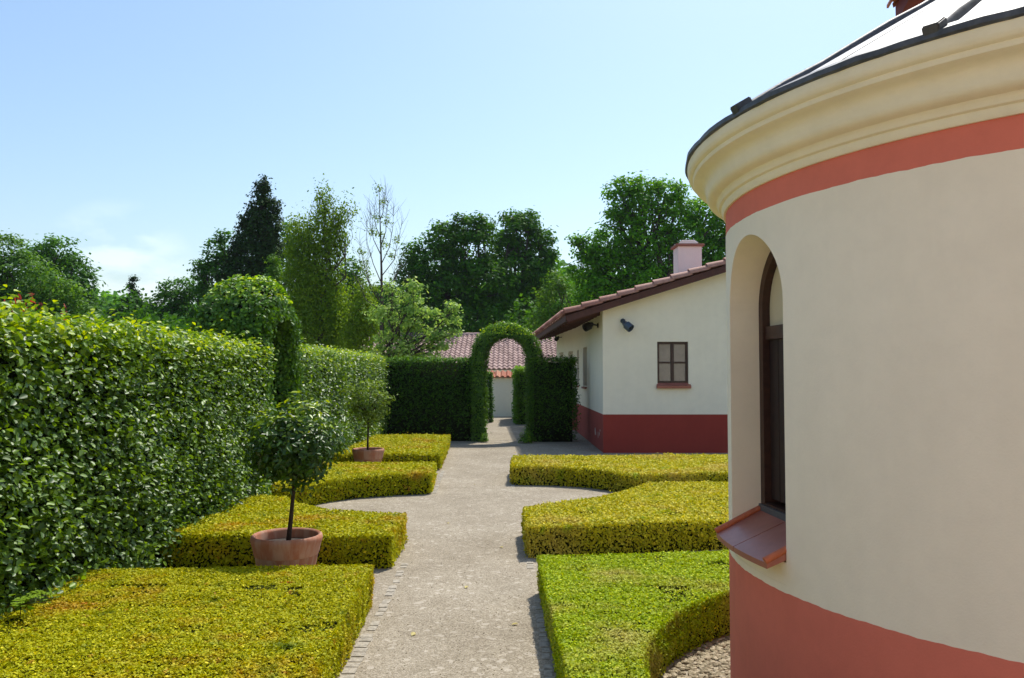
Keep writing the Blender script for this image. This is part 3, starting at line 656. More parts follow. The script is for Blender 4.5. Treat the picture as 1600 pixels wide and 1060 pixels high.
# ------------------------------------------------------------------ potted trees
def potted_tree(label, x, y, crown_c, crown_r, trunk, leafmat_, n, size, dens_shape, r=.275, h=.385):
    root = thing('potted_tree', label, 'potted tree', (x, y, 0), 0, 'standard trees in terracotta pots')
    prof = [(r * .70, 0), (r * .74, .0), (r * .90, h * .62), (r * .915, h * .66)]
    bm = bmesh.new(); lathe(bm, [(0.001, 0), (r * .70, 0), (r * .745, h * .10), (r * .80, h * .30), (r * .865, h * .55), (r * .885, h * .63), (r * .80, h * .63), (r * .70, h * .1), (0.001, h * .08)], seg=64, close=False)
    pot = link('pot', bm_mesh(bm, True, 40), M['pot'], root)
    bm = bmesh.new(); pr = [(r * .885, h * .60), (r * .905, h * .63), (r * .93, h * .72), (r * .955, h * .80), (r * .985, h * .86), (r, h * .92), (r * .985, h * .975), (r * .94, h), (r * .89, h * .985), (r * .865, h * .95), (r * .85, h * .8), (r * .82, h * .62)]
    lathe(bm, pr, seg=64); link('rim', bm_mesh(bm, True, 60), M['rim'], pot)
    bm = bmesh.new(); bmesh.ops.create_circle(bm, cap_ends=True, segments=40, radius=r * .84)
    bmesh.ops.subdivide_edges(bm, edges=bm.edges[:], cuts=1)
    o = link('soil', bm_mesh(bm), M['soil'], root, (0, 0, h * .80))
    bm = bmesh.new(); tube(bm, [Vector(p) for p in trunk], [.021, .017, .015, .014], 10)
    c = Vector(crown_c)
    for i in range(16):
        d = Vector(unit(rng.normal(size=(1, 3)))[0]); d.z = abs(d.z) * .8 - .1
        e = c + Vector((d.x * crown_r[0], d.y * crown_r[1], d.z * crown_r[2])) * .85; tube(bm, [Vector(trunk[-1]), Vector(trunk[-1]).lerp(e, .5) + Vector((0, 0, .02)), e], [.009, .006, .003], 5)
    link('trunk', bm_mesh(bm, True), M['darkbark'], root)
    v = unit(rng.normal(size=(n // 9, 3))); rad = .35 + .70 * rng.random((len(v), 1)) ** .6
    lob = 1 + .20 * vnoise(v, 2.6, 4)[:, None] + .10 * vnoise(v, 6, 2)[:, None]
    cc = np.array(crown_c) + v * np.array(crown_r) * rad * lob * dens_shape(v)[:, None]
    idx = np.repeat(np.arange(len(v)), 9); m = len(idx); g = rng.normal(size=(m, 3)) * size * .55; C = cc[idx] + g
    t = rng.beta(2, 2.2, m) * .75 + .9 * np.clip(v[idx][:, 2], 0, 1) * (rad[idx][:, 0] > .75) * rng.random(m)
    me = build_leaves([leaf_mesh(C, unit(g) * .3 + v[idx] * .5 + np.array([0, 0, .45]) + rng.normal(size=(m, 3)) * .3, size * rng.uniform(.7, 1.2, m), .42, t, detailed=True)])
    link('crown', me, leafmat_, root); return root
def shape1(v): return 1 + .16 * np.clip(v[:, 2], 0, 1) * np.clip(v[:, 0] + .6, 0, 1) - .12 * np.clip(-v[:, 2], 0, 1)
potted_tree('larger potted bay tree with glossy dark crown in a terracotta pot, in front', -1.765, 6.33, (.055, 0, 1.065), (.345, .32, .30),
            [(.01, 0, .30), (.03, 0, .50), (.045, 0, .68), (.065, 0, .90)], M['bay'], 4600, .056, shape1)
potted_tree('smaller potted tree with sparse olive crown in a terracotta pot, farther back', -2.36, 13.2, (.0, 0, 1.12), (.36, .33, .38),
            [(-.01, 0, .30), (-.01, 0, .50), (-.005, 0, .68), (.0, 0, .95)], M['bay_dull'], 1500, .065, lambda v: 1 + .15 * v[:, 2], r=.262, h=.40)

# ------------------------------------------------------------------ tiled roof surface
def tiled_plane(o, u, v, period=.21, row=.34, amp=.035, lift=.028, seg=6):
    """barrel tiles: o low corner, u along the eave, v up the slope"""
    o, u, v = Vector(o), Vector(u), Vector(v); nrm = u.cross(v).normalized()
    if nrm.z < 0: nrm = -nrm
    nu = int(u.length / period); nr = int(v.length / row); P = []; T = []; Fc = []
    for j in range(nr):
        for i in range(nu):
            t = random.random(); b = len(P); jit = random.uniform(-.01, .01); 
            for a in (0, 1):
                for k in range(seg + 1):
                    ph = k / seg; h = amp * (math.sin(math.pi * 2 * ph)) + (lift if a == 0 else .0)
                    vv = (j + (0 if a == 0 else 1.06)) / nr; vv = min(vv, 1) + (jit / v.length if a == 0 else 0)
                    P.append(o + u * ((i + ph) / nu) + v * vv + nrm * (h + amp)); T.append(t)
            for k in range(seg): Fc.append((b + k, b + k + 1, b + seg + 2 + k, b + seg + 1 + k))
            c = len(P)   # front lip of the tile
            for k in range(seg + 1): P.append(P[b + k] - nrm * (lift + .012)); T.append(t)
            for k in range(seg): Fc.append((b + k + 1, b + k, c + k, c + k + 1))
    me = bpy.data.meshes.new('tiles'); me.from_pydata([tuple(p) for p in P], [], Fc); a = me.attributes.new('tint', 'FLOAT', 'POINT'); a.data.foreach_set('value', T)
    me.polygons.foreach_set('use_smooth', [True] * len(Fc)); me.set_sharp_from_angle(angle=R(40)); return me
def barrel(bm, a, b, r0, r1, up, layer=None, th=.014, seg=8):
    """half round tile from a (wide) to b"""
    a, b = Vector(a), Vector(b); d = (b - a).normalized(); s = d.cross(up).normalized(); n = s.cross(d).normalized()
    ring = []
    for p, r in ((a, r0), (b, r1)):
        for rr in (r, r - th):
            ring.append([bm.verts.new(p + (s * math.cos(math.pi * k / seg) + n * math.sin(math.pi * k / seg)) * rr) for k in range(seg + 1)])
    A, Ai, B, Bi = ring
    for k in range(seg):
        bm.faces.new((A[k], A[k + 1], B[k + 1], B[k])); bm.faces.new((Ai[k + 1], Ai[k], Bi[k], Bi[k + 1]))
        bm.faces.new((A[k + 1], A[k], Ai[k], Ai[k + 1])); bm.faces.new((B[k], B[k + 1], Bi[k + 1], Bi[k]))
    bm.faces.new((A[0], B[0], Bi[0], Ai[0])); bm.faces.new((A[-1], Ai[-1], Bi[-1], B[-1]))
def tint_mesh(me, islands_val=None):
    co = np.zeros(len(me.vertices) * 3, np.float32); me.vertices.foreach_get('co', co); co = co.reshape(-1, 3)
    a = me.attributes.new('tint', 'FLOAT', 'POINT'); a.data.foreach_set('value', (.5 + .5 * np.sin(np.floor(co[:, 0] * 2.8) * 12.9 + np.floor(co[:, 1] * 3) * 7.3)).astype(np.float32)); return me

# ------------------------------------------------------------------ house
def wall_with_holes(bm, p0, p1, z0, z1, th, holes):
    """wall from p0 to p1 (its outer face lies on that line), thickness to the left of the direction; holes (s0, s1, za, zb)"""
    p0, p1 = Vector((*p0, 0)), Vector((*p1, 0)); L = (p1 - p0).length; d = (p1 - p0) / L; n = Vector((-d.y, d.x, 0))
    S = sorted({0, L, *[h[0] for h in holes], *[h[1] for h in holes]}); Z = sorted({z0, z1, *[h[2] for h in holes], *[h[3] for h in holes]})
    def hole(s, z): return any(h[0] < s < h[1] and h[2] < z < h[3] for h in holes)
    V = {}
    def vt(i, j, k):
        if (i, j, k) not in V: V[(i, j, k)] = bm.verts.new(p0 + d * S[i] + Vector((0, 0, Z[j])) + n * th * k)
        return V[(i, j, k)]
    solid = {(i, j) for i in range(len(S) - 1) for j in range(len(Z) - 1) if not hole((S[i] + S[i + 1]) / 2, (Z[j] + Z[j + 1]) / 2)}
    for (i, j) in solid:
        bm.faces.new((vt(i, j, 0), vt(i + 1, j, 0), vt(i + 1, j + 1, 0), vt(i, j + 1, 0))); bm.faces.new((vt(i, j + 1, 1), vt(i + 1, j + 1, 1), vt(i + 1, j, 1), vt(i, j, 1)))
        for (di, dj, a, b) in ((-1, 0, (i, j), (i, j + 1)), (1, 0, (i + 1, j), (i + 1, j + 1)), (0, -1, (i, j), (i + 1, j)), (0, 1, (i, j + 1), (i + 1, j + 1))):
            if (i + di, j + dj) not in solid: bm.faces.new((vt(*a, 0), vt(*b, 0), vt(*b, 1), vt(*a, 1)))
    return d, n

house = thing('house', 'low cream house with red painted base, clay tiled gable roof and pink chimney', 'house', (0, 0, 0))
WY = 16.47
SL = .315
def ex(y): return 1.09 - .036 * (y - 16.2)          # eave line
bm = bmesh.new()
wall_with_holes(bm, (1.87, WY), (10.1, WY), .786, 2.90, .3, [(1.12, 1.76, 1.40, 2.28)])
link('wall', bm_mesh(bm), M['white'], house)
bm = bmesh.new(); zr = 2.69 + SL * (6 - 1.08)
extrude_poly(bm, [(1.87, WY, 2.90), (10.1, WY, 2.90), (10.1, WY, 2.93), (6, WY, zr + .02), (1.87, WY, 2.935)], (0, .3, 0)); link('gable', bm_mesh(bm), M['white'], house)
bm = bmesh.new(); wall_with_holes(bm, (1.81, 22.6), (1.87, WY), .786, 2.93, .3, [(22.6 - 22.3, 22.6 - 21.7, 1.31, 2.26), (22.6 - 20.6, 22.6 - 19.65, 1.31, 2.28)])
wall_with_holes(bm, (1.43, 25.3), (1.809, 22.6), .786, 2.93, .3, [(.35, .95, 1.35, 2.26), (1.7, 2.3, 1.35, 2.26)]); link('side_wall', bm_mesh(bm), M['white'], house)
bm = bmesh.new(); prism(bm, [(1.43, 25.3), (1.43, 25.6), (10, 25.6), (10, 25.3)], 0, 2.9); prism(bm, [(9.8, 16.8), (10.1, 16.8), (10.1, 25.3), (9.8, 25.3)], 0, 2.9); link('back_wall', bm_mesh(bm), M['white'], house)
bm = bmesh.new(); prism(bm, [(1.87, WY), (10.1, WY), (10.1, WY + .3), (1.87, WY + .3)], 0, .786); link('plinth', bm_mesh(bm), M['brick_red'], house)
bm = bmesh.new(); prism(bm, ccw([(1.8695, WY + .001), (1.8095, 22.6), (1.43, 25.3), (1.73, 25.3), (2.11, 22.6), (2.17, WY + .001)]), 0, .785); link('plinth', bm_mesh(bm), M['old_red'], house)['label'] = 'weathered pinkish red side plinth'
# bare spots where paint has come off
for (y, z, h, w) in ((17.35, .30, .17, .035), (17.12, .34, .10, .04), (17.9, .33, .20, .06), (17.78, .30, .10, .03), (17.0, .42, .06, .05)):
    bm = bmesh.new(); x = 1.87 - (y - WY) * .0098; n = 9
    pts = [(x - .004, y + w * math.sin(6.283 * k / n) * random.uniform(.4, 1), z + h / 2 * math.cos(6.283 * k / n) * random.uniform(.7, 1)) for k in range(n)]
    extrude_poly(bm, pts, (.006, 0, 0))
    link('bare_plaster_patch', bm_mesh(bm), M['scuff'], house)
# front window
def window(parent, x0, x1, z0, z1, y, face=1, sill=True):
    bm = bmesh.new(); w = .052; cx, cz = (x0 + x1) / 2, (z0 + z1) / 2
    for (c, s) in (((x0 + w / 2, y, cz), (w, .05, z1 - z0)), ((x1 - w / 2, y, cz), (w, .05, z1 - z0)), ((cx, y, z0 + w / 2), (x1 - x0 - 2 * w, .05, w)), ((cx, y, z1 - w / 2), (x1 - x0 - 2 * w, .05, w)),
                   ((cx, y - .004, cz), (.062, .05, z1 - z0 - 2 * w)), ((cx - (x1 - x0) / 4 + .003, y + .002, cz), ((x1 - x0) / 2 - w - .031, .035, .038)), ((cx + (x1 - x0) / 4 - .003, y + .002, cz), ((x1 - x0) / 2 - w - .031, .035, .038))):
        box(bm, c, s, bev=.004)
    f = link('window_frame', bm_mesh(bm), M['wood'], parent)
    bm = bmesh.new(); box(bm, (cx, y + .012, cz), (x1 - x0 - 2 * w, .006, z1 - z0 - 2 * w)); link('pane', bm_mesh(bm), M['glass'], f)
    bm = bmesh.new(); box(bm, (x0 + (x1 - x0) * .36, y + .06, cz), ((x1 - x0) * .07, .004, z1 - z0 - .1)); box(bm, (x0 + (x1 - x0) * .86, y + .06, cz), ((x1 - x0) * .07, .004, z1 - z0 - .1))
    if sill:
        bm2 = bmesh.new(); extrude_poly(bm2, [(x0 - .015, y - .02, z0 + .015), (x0 - .015, y - .14, z0 - .05), (x0 - .015, y - .14, z0 - .10), (x0 - .015, y - .02, z0 - .10)], (x1 - x0 + .05, 0, 0)); link('window_sill', bm_mesh(bm2), M['sill'], parent)
    bm.free()
window(house, 2.985, 3.635, 1.42, 2.28, WY + .07)
def side_window(ya, yb, xa, xb, z0, z1):
    bm = bmesh.new(); a = Vector((xa + .17, ya, 0)); b = Vector((xb + .17, yb, 0)); d = (b - a); n = Vector((.03, 0, 0))
    def bar(p, q, za, zb): extrude_poly(bm, [p + Vector((0, 0, za)), q + Vector((0, 0, za)), q + Vector((0, 0, zb)), p + Vector((0, 0, zb))], n)
    bar(a, b, z0, z0 + .05); bar(a, b, z1 - .05, z1); bar(a, a + d * .08, z0 + .05, z1 - .05); bar(a + d * .92, b, z0 + .05, z1 - .05); bar(a + d * .47, a + d * .53, z0 + .05, z1 - .05)
    f = link('window_frame', bm_mesh(bm), M['wood'], house)
    bm = bmesh.new(); extrude_poly(bm, [a + d * .08 + Vector((.012, 0, z0 + .05)), b - d * .08 + Vector((.012, 0, z0 + .05)), b - d * .08 + Vector((.012, 0, z1 - .05)), a + d * .08 + Vector((.012, 0, z1 - .05))], (.006, 0, 0)); link('pane', bm_mesh(bm), M['glass'], f)
    bm = bmesh.new(); A = Vector((xa, ya, 0)); e = 0.0
    extrude_poly(bm, [(xa + .17, ya, z0 + .01), (xa - .05, ya, z0 - .04), (xa - .05, ya, z0 - .08), (xa + .17, ya, z0 - .03)], (xb - xa, yb - ya, 0)); link('window_sill', bm_mesh(bm), M['sill'], house)
side_window(19.67, 20.58, 1.838, 1.829, 1.32, 2.27); side_window(21.72, 22.28, 1.819, 1.813, 1.32, 2.25)
side_window(23.05, 23.6, 1.745, 1.668, 1.36, 2.25); side_window(24.4, 24.95, 1.556, 1.48, 1.36, 2.25)
# roof: boarded deck, tiles, verge tiles
rf = None
y0, y1 = 16.2, 25.9; RX = 6.0
zE = 2.80
def roofz(x, y): return zE + SL * (x - ex(y))
bm = bmesh.new()
for (a, sgn) in ((0, 1),):
    A = [(ex(y0), y0, zE), (RX, y0, roofz(RX, y0)), (RX - .35, y1, roofz(RX - .35, y1)), (ex(y1), y1, zE)]
    top = [bm.verts.new(p) for p in A]; bot = [bm.verts.new((p[0], p[1], p[2] - .115)) for p in A]
    bm.faces.new(top); bm.faces.new(bot[::-1])
    for i in range(4): bm.faces.new((top[i], top[(i + 1) % 4], bot[(i + 1) % 4], bot[i]))
    B = [(RX, y0, roofz(RX, y0)), (11, y0, roofz(RX, y0) - SL * 5), (11, y1, roofz(RX, y0) - SL * 5), (RX - .35, y1, roofz(RX - .35, y1))]
    top = [bm.verts.new(p) for p in B]; bot = [bm.verts.new((p[0], p[1], p[2] - .115)) for p in B]
    bm.faces.new(top); bm.faces.new(bot[::-1])
    for i in range(4): bm.faces.new((top[i], top[(i + 1) % 4], bot[(i + 1) % 4], bot[i]))
rf = link('roof', bm_mesh(bm), M['soffit'], house)
for k in range(15):                                 # rafter tails under the eave
    bm = bmesh.new()
    y = 16.9 + k * .62; s = .045
    extrude_poly(bm, [(ex(y) + .12, y, zE - .118 + SL * .12), (1.95, y, zE - .118 + SL * (1.95 - ex(y))), (1.95, y, zE - .20 + SL * (1.95 - ex(y))), (ex(y) + .12, y, zE - .17 + SL * .12)], (0, .07, 0))
    link('rafter', bm_mesh(bm), M['soffit'], rf)
me = tiled_plane((ex(y0), y0, zE + .0), (ex(y1) - ex(y0), y1 - y0, 0), (RX - ex(y0), 0, SL * (RX - ex(y0))), .24, .36, .032)
link('roof_tiles', me, M['tile'], rf)
me = tiled_plane((11, y0, zE + SL * (RX - ex(y0)) - SL * 5), (0, y1 - y0, 0), (-5, 0, SL * 5), .24, .36, .032); link('roof_tiles', me, M['tile'], rf)
bm = bmesh.new(); up = Vector((0, 0, 1)); n = 14; dx = .363
for i in range(n):
    a = Vector((ex(y0) - .02 + dx * i, y0 + .03, zE + .035 + SL * (dx * i - .02))); b = a + Vector((dx + .05, 0, SL * (dx + .05) - .018)); a.z += .014
    barrel(bm, a, b, .115, .098, up)
me = tint_mesh(bm_mesh(bm, True, 50)); link('verge_tile', me, M['tile'], rf)
bm = bmesh.new()
for i in range(int(9.6 / .24)):
    y = y0 + .14 + i * .24; a = Vector((ex(y) - .07, y, zE + .03)); barrel(bm, a, a + Vector((.42, 0, SL * .42 - .01)), .088, .075, up, seg=6)
me = tint_mesh(bm_mesh(bm, True, 50)); link('eave_tile', me, M['tile'], rf)
bm = bmesh.new(); box(bm, (ex(y0) + 2.4, y0 - .012, zE - .075 + SL * 2.4), (5.0, .022, .13), Matrix.Rotation(-math.atan(SL), 3, 'Y')); link('verge_board', bm_mesh(bm), M['soffit'], rf)
# chimney
bm = bmesh.new(); cxh, cyh = at(1078.5, 400, 18.4)[0], 18.7
box(bm, (cxh, cyh, 4.0), (.55, .55, 1.14), bev=.008); ch = link('chimney', bm_mesh(bm), M['chim'], rf)
bm = bmesh.new(); box(bm, (cxh, cyh, 4.6), (.66, .66, .055), bev=.008); link('cap', bm_mesh(bm), M['slab'], ch)
bm = bmesh.new(); box(bm, (cxh, cyh, 4.655), (.42, .42, .055), bev=.01); box(bm, (cxh, cyh, 4.71), (.34, .34, .05), bev=.02); link('chimney_pot', bm_mesh(bm), M['chim'], ch)

# spotlights on the walls
def spotlight(label, p, aim, bracket, mat, s=1.0):
    root = thing('wall_spotlight', label, 'spotlight', p, 0, 'wall spotlights')
    d = Vector(aim).normalized(); q = d.to_track_quat('Z', 'Y').to_matrix()
    bm = bmesh.new(); lathe(bm, [(.001, -.10 * s), (.035 * s, -.10 * s), (.055 * s, -.06 * s), (.062 * s, -.02 * s), (.085 * s, 0), (.088 * s, .13 * s), (.075 * s, .13 * s), (.07 * s, .06 * s), (.001, .06 * s)], seg=24, close=False)
    bmesh.ops.transform(bm, matrix=q.to_4x4(), verts=bm.verts[:]); link('lamp_head', bm_mesh(bm, True, 40), mat, root)
    bm = bmesh.new(); B = Vector(bracket); tube(bm, [B, B * .5 + Vector((0, 0, .02)), (0, 0, 0)], [.016 * s, .016 * s, .02 * s], 8)
    w = B.normalized().to_track_quat('Z', 'Y').to_matrix(); k = bmesh.ops.create_cone(bm, cap_ends=True, segments=20, radius1=.05 * s, radius2=.05 * s, depth=.03)
    bmesh.ops.transform(bm, matrix=Matrix.Translation(B - B.normalized() * .015) @ w.to_4x4(), verts=k['verts']); link('bracket', bm_mesh(bm, True, 40), mat, root)
    return root
spotlight('blue grey spotlight on the house front, left above the window', at(979, 508, WY - .16), (.55, -.45, -.55), (-.06, .16, .10), M['spot'])
spotlight('dark spotlight on the side wall of the house, under the eave near the corner', at(921, 509, 17.2), (-.5, -.3, -.25), (.19, -.02, .0), M['blackmetal'])
spotlight('dark spotlight under the far end of the house eave', (1.40, 24.6, 2.70), (-.5, -.3, -.5), (.16, .0, .02), M['blackmetal'], .7)

# ------------------------------------------------------------------ far farm building and garden wall
fb = thing('farm_building', 'long low building with weathered pink tiled roof beyond the gateway arch', 'building', (0, 0, 0))
bm = bmesh.new(); prism(bm, [(-8, 34.4), (5.5, 34.4), (5.5, 43), (-8, 43)], 0, 1.72); link('wall', bm_mesh(bm), M['white'], fb)
zt = at(800, 524, 38.6)[2]; ze = at(800, 578, 34.0)[2]
bm = bmesh.new(); extrude_poly(bm, [(-8.2, 34.0, ze - .14), (-8.2, 34.0, ze - .01), (-8.2, 38.6, zt - .01), (-8.2, 43.2, ze - .01), (-8.2, 43.2, ze - .14), (-8.2, 38.6, zt - .14)], (13.9, 0, 0)); rr = link('roof', bm_mesh(bm), M['white'], fb)
me = tiled_plane((-8.2, 33.95, ze), (13.9, 0, 0), (0, 4.65, zt - ze), .215, .345, .034, .03); link('roof_tiles', me, M['tile_pale'], rr)
bm = bmesh.new()
for i in range(37):
    a = Vector((-8.2 + i * .375, 38.6, zt + .0)); barrel(bm, a, a + Vector((.41, 0, 0)), .13, .115, up)
link('ridge_tile', tint_mesh(bm_mesh(bm, True, 50)), M['tile_pale'], rr)
gw = thing('garden_wall', 'white garden wall with red tile coping seen through the gateway arch', 'wall', (0, 0, 0))
bm = bmesh.new(); prism(bm, [(-3.2, 30), (2.2, 30), (2.2, 30.28), (-3.2, 30.28)], 0, 1.47); link('wall', bm_mesh(bm), M['white'], gw)
me = tiled_plane((-3.2, 29.86, 1.45), (5.4, 0, 0), (0, .42, .22), .20, .40, .035, .02); link('coping_tiles', me, M['tile_red'], gw)
bm = bmesh.new(); extrude_poly(bm, [(-3.2, 29.9, 1.44), (-3.2, 30.30, 1.65), (-3.2, 30.30, 1.44)], (5.4, 0, 0)); link('coping_bed', bm_mesh(bm), M['white'], gw)

# ------------------------------------------------------------------ round chapel
CX, CY, CR = 2.595, 3.527, 1.591
ch = thing('chapel', 'round cream rendered building with coral bands, cornice and pale sheet roof filling the right side', 'building', (CX, CY, 0))
chi = Matrix.Translation((-CX, -CY, 0))
def part(name, me, mat, parent=ch): 
    o = link(name, me, mat, parent)
    return o
def cyl(name, z0, z1, r, mat, seg=720):
    bm = bmesh.new(); bmesh.ops.create_cone(bm, cap_ends=True, segments=seg, radius1=r, radius2=r, depth=z1 - z0)
    bmesh.ops.translate(bm, verts=bm.verts[:], vec=(0, 0, (z0 + z1) / 2)); return part(name, bm_mesh(bm), mat)
ZP = .80; ZB = 2.316
cyl('plinth', -.05, ZP, CR, M['coral'])
NA = R(184); nv = Vector((math.cos(NA), math.sin(NA), 0)); tv = Vector((-nv.y, nv.x, 0))   # tv points towards the camera
if tv.y > 0: tv = -tv
HW, ZS, ZT = .302, 1.935, 2.237
def arch_outline(hw, z0, zs, n=28, e=1.0):
    pts = [(-hw, z0), (hw, z0)] + [(hw * math.cos(math.pi * k / n), zs + hw * e * math.sin(math.pi * k / n)) for k in range(n + 1)]
    return pts
wallobj = cyl('wall', ZP, ZB, CR, M['cream'])
DEPTH = .165                                           # reveal depth from the wall face chord
bm = bmesh.new(); extrude_poly(bm, [tv * s + nv * (CR + .2) + Vector((0, 0, z)) for s, z in arch_outline(HW, .83, ZS)], -nv * (.2 + DEPTH + .028 + .10))
cut_me = bm_mesh(bm); cutter = bpy.data.objects.new('cutter', cut_me); COL.objects.link(cutter); cutter.location = (CX, CY, 0)
md = wallobj.modifiers.new('niche', 'BOOLEAN'); md.operation = 'DIFFERENCE'; md.object = cutter; md.solver = 'EXACT'
bpy.context.view_layer.update(); dg = bpy.context.evaluated_depsgraph_get()
nm = bpy.data.meshes.new_from_object(wallobj.evaluated_get(dg)); wallobj.modifiers.clear(); wallobj.data = nm; bpy.data.objects.remove(cutter)
nm.materials.clear(); nm.materials.append(M['cream'])
cyl('frieze', ZB, 2.42, CR - .001, M['coral'])
for o_ in ch.children:                                # hand painted, slightly wavy colour edges
    if o_.name.split('.')[0] not in ('wall', 'frieze', 'plinth'): continue
    for v in o_.data.vertices:
        for zz in (ZP, ZB):
            if abs(v.co.z - zz) < 1e-4:
                a = math.atan2(v.co.y, v.co.x); v.co.z += .0010 * math.sin(a * 31 + 1) + .0009 * math.sin(a * 83) + .0007 * math.sin(a * 190); break
prof = [(1.50, 2.42), (1.600, 2.42), (1.606, 2.428), (1.609, 2.440), (1.610, 2.450), (1.622, 2.454), (1.626, 2.460), (1.627, 2.470), (1.630, 2.474)]
for k in range(13):                                   # cyma between the fillets
    t = k / 12; prof.append((1.634 + .098 * t + .014 * math.sin(2 * math.pi * t), 2.480 + .094 * t - .010 * math.sin(2 * math.pi * t)))
prof += [(1.736, 2.576), (1.742, 2.578), (1.746, 2.586), (1.746, 2.596), (1.757, 2.599), (1.764, 2.606), (1.770, 2.620), (1.772, 2.644), (1.50, 2.644)]
bm = bmesh.new(); lathe(bm, prof, seg=240); part('cornice', bm_mesh(bm, True, 35), M['cornice'])
APEX = 3.72; ER = 1.782; EZ = 2.668
bm = bmesh.new(); lathe(bm, [(ER - .03, EZ - .002), (.002, APEX)], seg=120, close=False); roof = part('roof', bm_mesh(bm, True), M['zinc'])
bm = bmesh.new()
nseg = 150; rings = []
for k in range(nseg):
    a = 2 * math.pi * k / nseg; jr = .0015 * math.sin(k * 5.1) + .002 * math.sin(k * 1.3); jz = .0015 * math.sin(k * 2.7)
    rings.append([bm.verts.new((r_ * math.cos(a), r_ * math.sin(a), z)) for r_, z in ((1.70, 2.640), (ER + jr - .006, 2.6445 + jz), (ER + jr, 2.650 + jz), (ER + jr, 2.668 + jz), (ER + jr - .012, 2.674 + jz), (ER - .075, 2.674 + .035), (ER - .075, 2.69))])
for k in range(nseg):
    A, B = rings[k], rings[(k + 1) % nseg]
    for i in range(7): j = (i + 1) % 7; bm.faces.new((A[i], B[i], B[j], A[j]))
part('flashing', bm_mesh(bm, True, 35), M['lead'], roof)
bm = bmesh.new()
for adeg in [194.6 + 26.6 * i for i in range(13)]:
    a = R(adeg); d = Vector((math.cos(a), math.sin(a), 0)); sl = (APEX - EZ) / (ER - .03)
    P0 = d * (ER - .02) + Vector((0, 0, EZ - .008)); P1 = d * .08 + Vector((0, 0, APEX - .048)); v = (P1 - P0); L = v.length; v.normalize(); s = Vector((-d.y, d.x, 0)); n_ = s.cross(v); n_ = n_ if n_.z > 0 else -n_
    rot = Matrix((v, s, n_)).transposed()
    nn = 10; prev = None                                # rounded lead roll lying on the slope
    tube_pts = [P0 + v * (.05 + (L - .05) * k / nn) + n_ * (.004 + .004 * math.sin(k * 2.1)) for k in range(nn + 1)]
    ringsb = []
    for k, p in enumerate(tube_pts):
        w = .019 + .002 * math.sin(k * 1.7); ringsb.append([bm.verts.new(p + s * (w * math.cos(q)) + n_ * (.032 * math.sin(q) - .012)) for q in [math.pi * j / 8 for j in range(9)]])
    for A, B in zip(ringsb[:-1], ringsb[1:]):
        for j in range(8): bm.faces.new((A[j], A[j + 1], B[j + 1], B[j]))
    bm.faces.new(ringsb[0])
    box(bm, P0 + v * .022 + n_ * .016, (.075, .050, .046), rot, .004)
part('roof_batten', bm_mesh(bm, True, 50), M['lead'], roof)
bm = bmesh.new()                                        # sheet joints
for adeg in [207 + 26.6 * i for i in range(13)]:
    a = R(adeg); d = Vector((math.cos(a), math.sin(a), 0)); sj = (APEX - EZ) / (ER - .03); tube(bm, [d * (ER - .1) + Vector((0, 0, EZ + sj * .07)), d * .2 + Vector((0, 0, APEX - .2 * sj))], [.003, .003], 4)
part('sheet_joint', bm_mesh(bm), M['lead'], roof)
# window set into the niche
fd = CR - DEPTH + .0       # distance from the axis of the frame face
win = part('window', None, None) if False else None
bm = bmesh.new(); FT = .045
outer = arch_outline(HW - .002, 1.025, ZS); inner = arch_outline(HW - .002 - FT, 1.025 + .03, ZS)
def ringface(bm, outer, inner, d0, d1):
    L = len(outer); V = [[bm.verts.new(tv * s + nv * d + Vector((0, 0, z))) for s, z in pts] for pts, d in ((outer, d0), (inner, d0), (outer, d1), (inner, d1))]
    for i in range(L):
        j = (i + 1) % L
        bm.faces.new((V[0][i], V[0][j], V[1][j], V[1][i])); bm.faces.new((V[2][j], V[2][i], V[3][i], V[3][j]))
        bm.faces.new((V[0][j], V[0][i], V[2][i], V[2][j])); bm.faces.new((V[1][i], V[1][j], V[3][j], V[3][i]))
ringface(bm, outer, inner, fd, fd - .09); wf = part('window_frame', bm_mesh(bm), M['wood'])
inw = HW - .002 - FT - .001
bm = bmesh.new(); extrude_poly(bm, [tv * s + nv * (fd - .012) + Vector((0, 0, z)) for s, z in [(-inw, 1.80), (inw, 1.80), (inw, 1.86), (-inw, 1.86)]], -nv * .05); part('transom', bm_mesh(bm), M['wood'], wf)
bm = bmesh.new(); extrude_poly(bm, [tv * s + nv * (fd - .035) + Vector((0, 0, z)) for s, z in arch_outline(inw, 1.861, ZS)], -nv * .02); part('fanlight', bm_mesh(bm), M['tymp'], wf)
bm = bmesh.new()
for k in range(5):
    s0 = -inw + 2 * inw * k / 5; extrude_poly(bm, [tv * s + nv * (fd - .03) + Vector((0, 0, z)) for s, z in [(s0 + .003, 1.075), (s0 + 2 * inw / 5 - .003, 1.075), (s0 + 2 * inw / 5 - .003, 1.799), (s0 + .003, 1.799)]], -nv * .03)
part('shutter', bm_mesh(bm), simple('aged_dark_wood', (.020, .0075, .0055), .6, .35, 25), wf)
bm = bmesh.new(); extrude_poly(bm, [tv * s + nv * (fd + .012) + Vector((0, 0, z)) for s, z in [(-HW + .003, 1.0), (HW - .003, 1.0), (HW - .003, 1.045), (-HW + .003, 1.045)]], -nv * .08); part('bottom_rail', bm_mesh(bm), M['grey_rail'], wf)
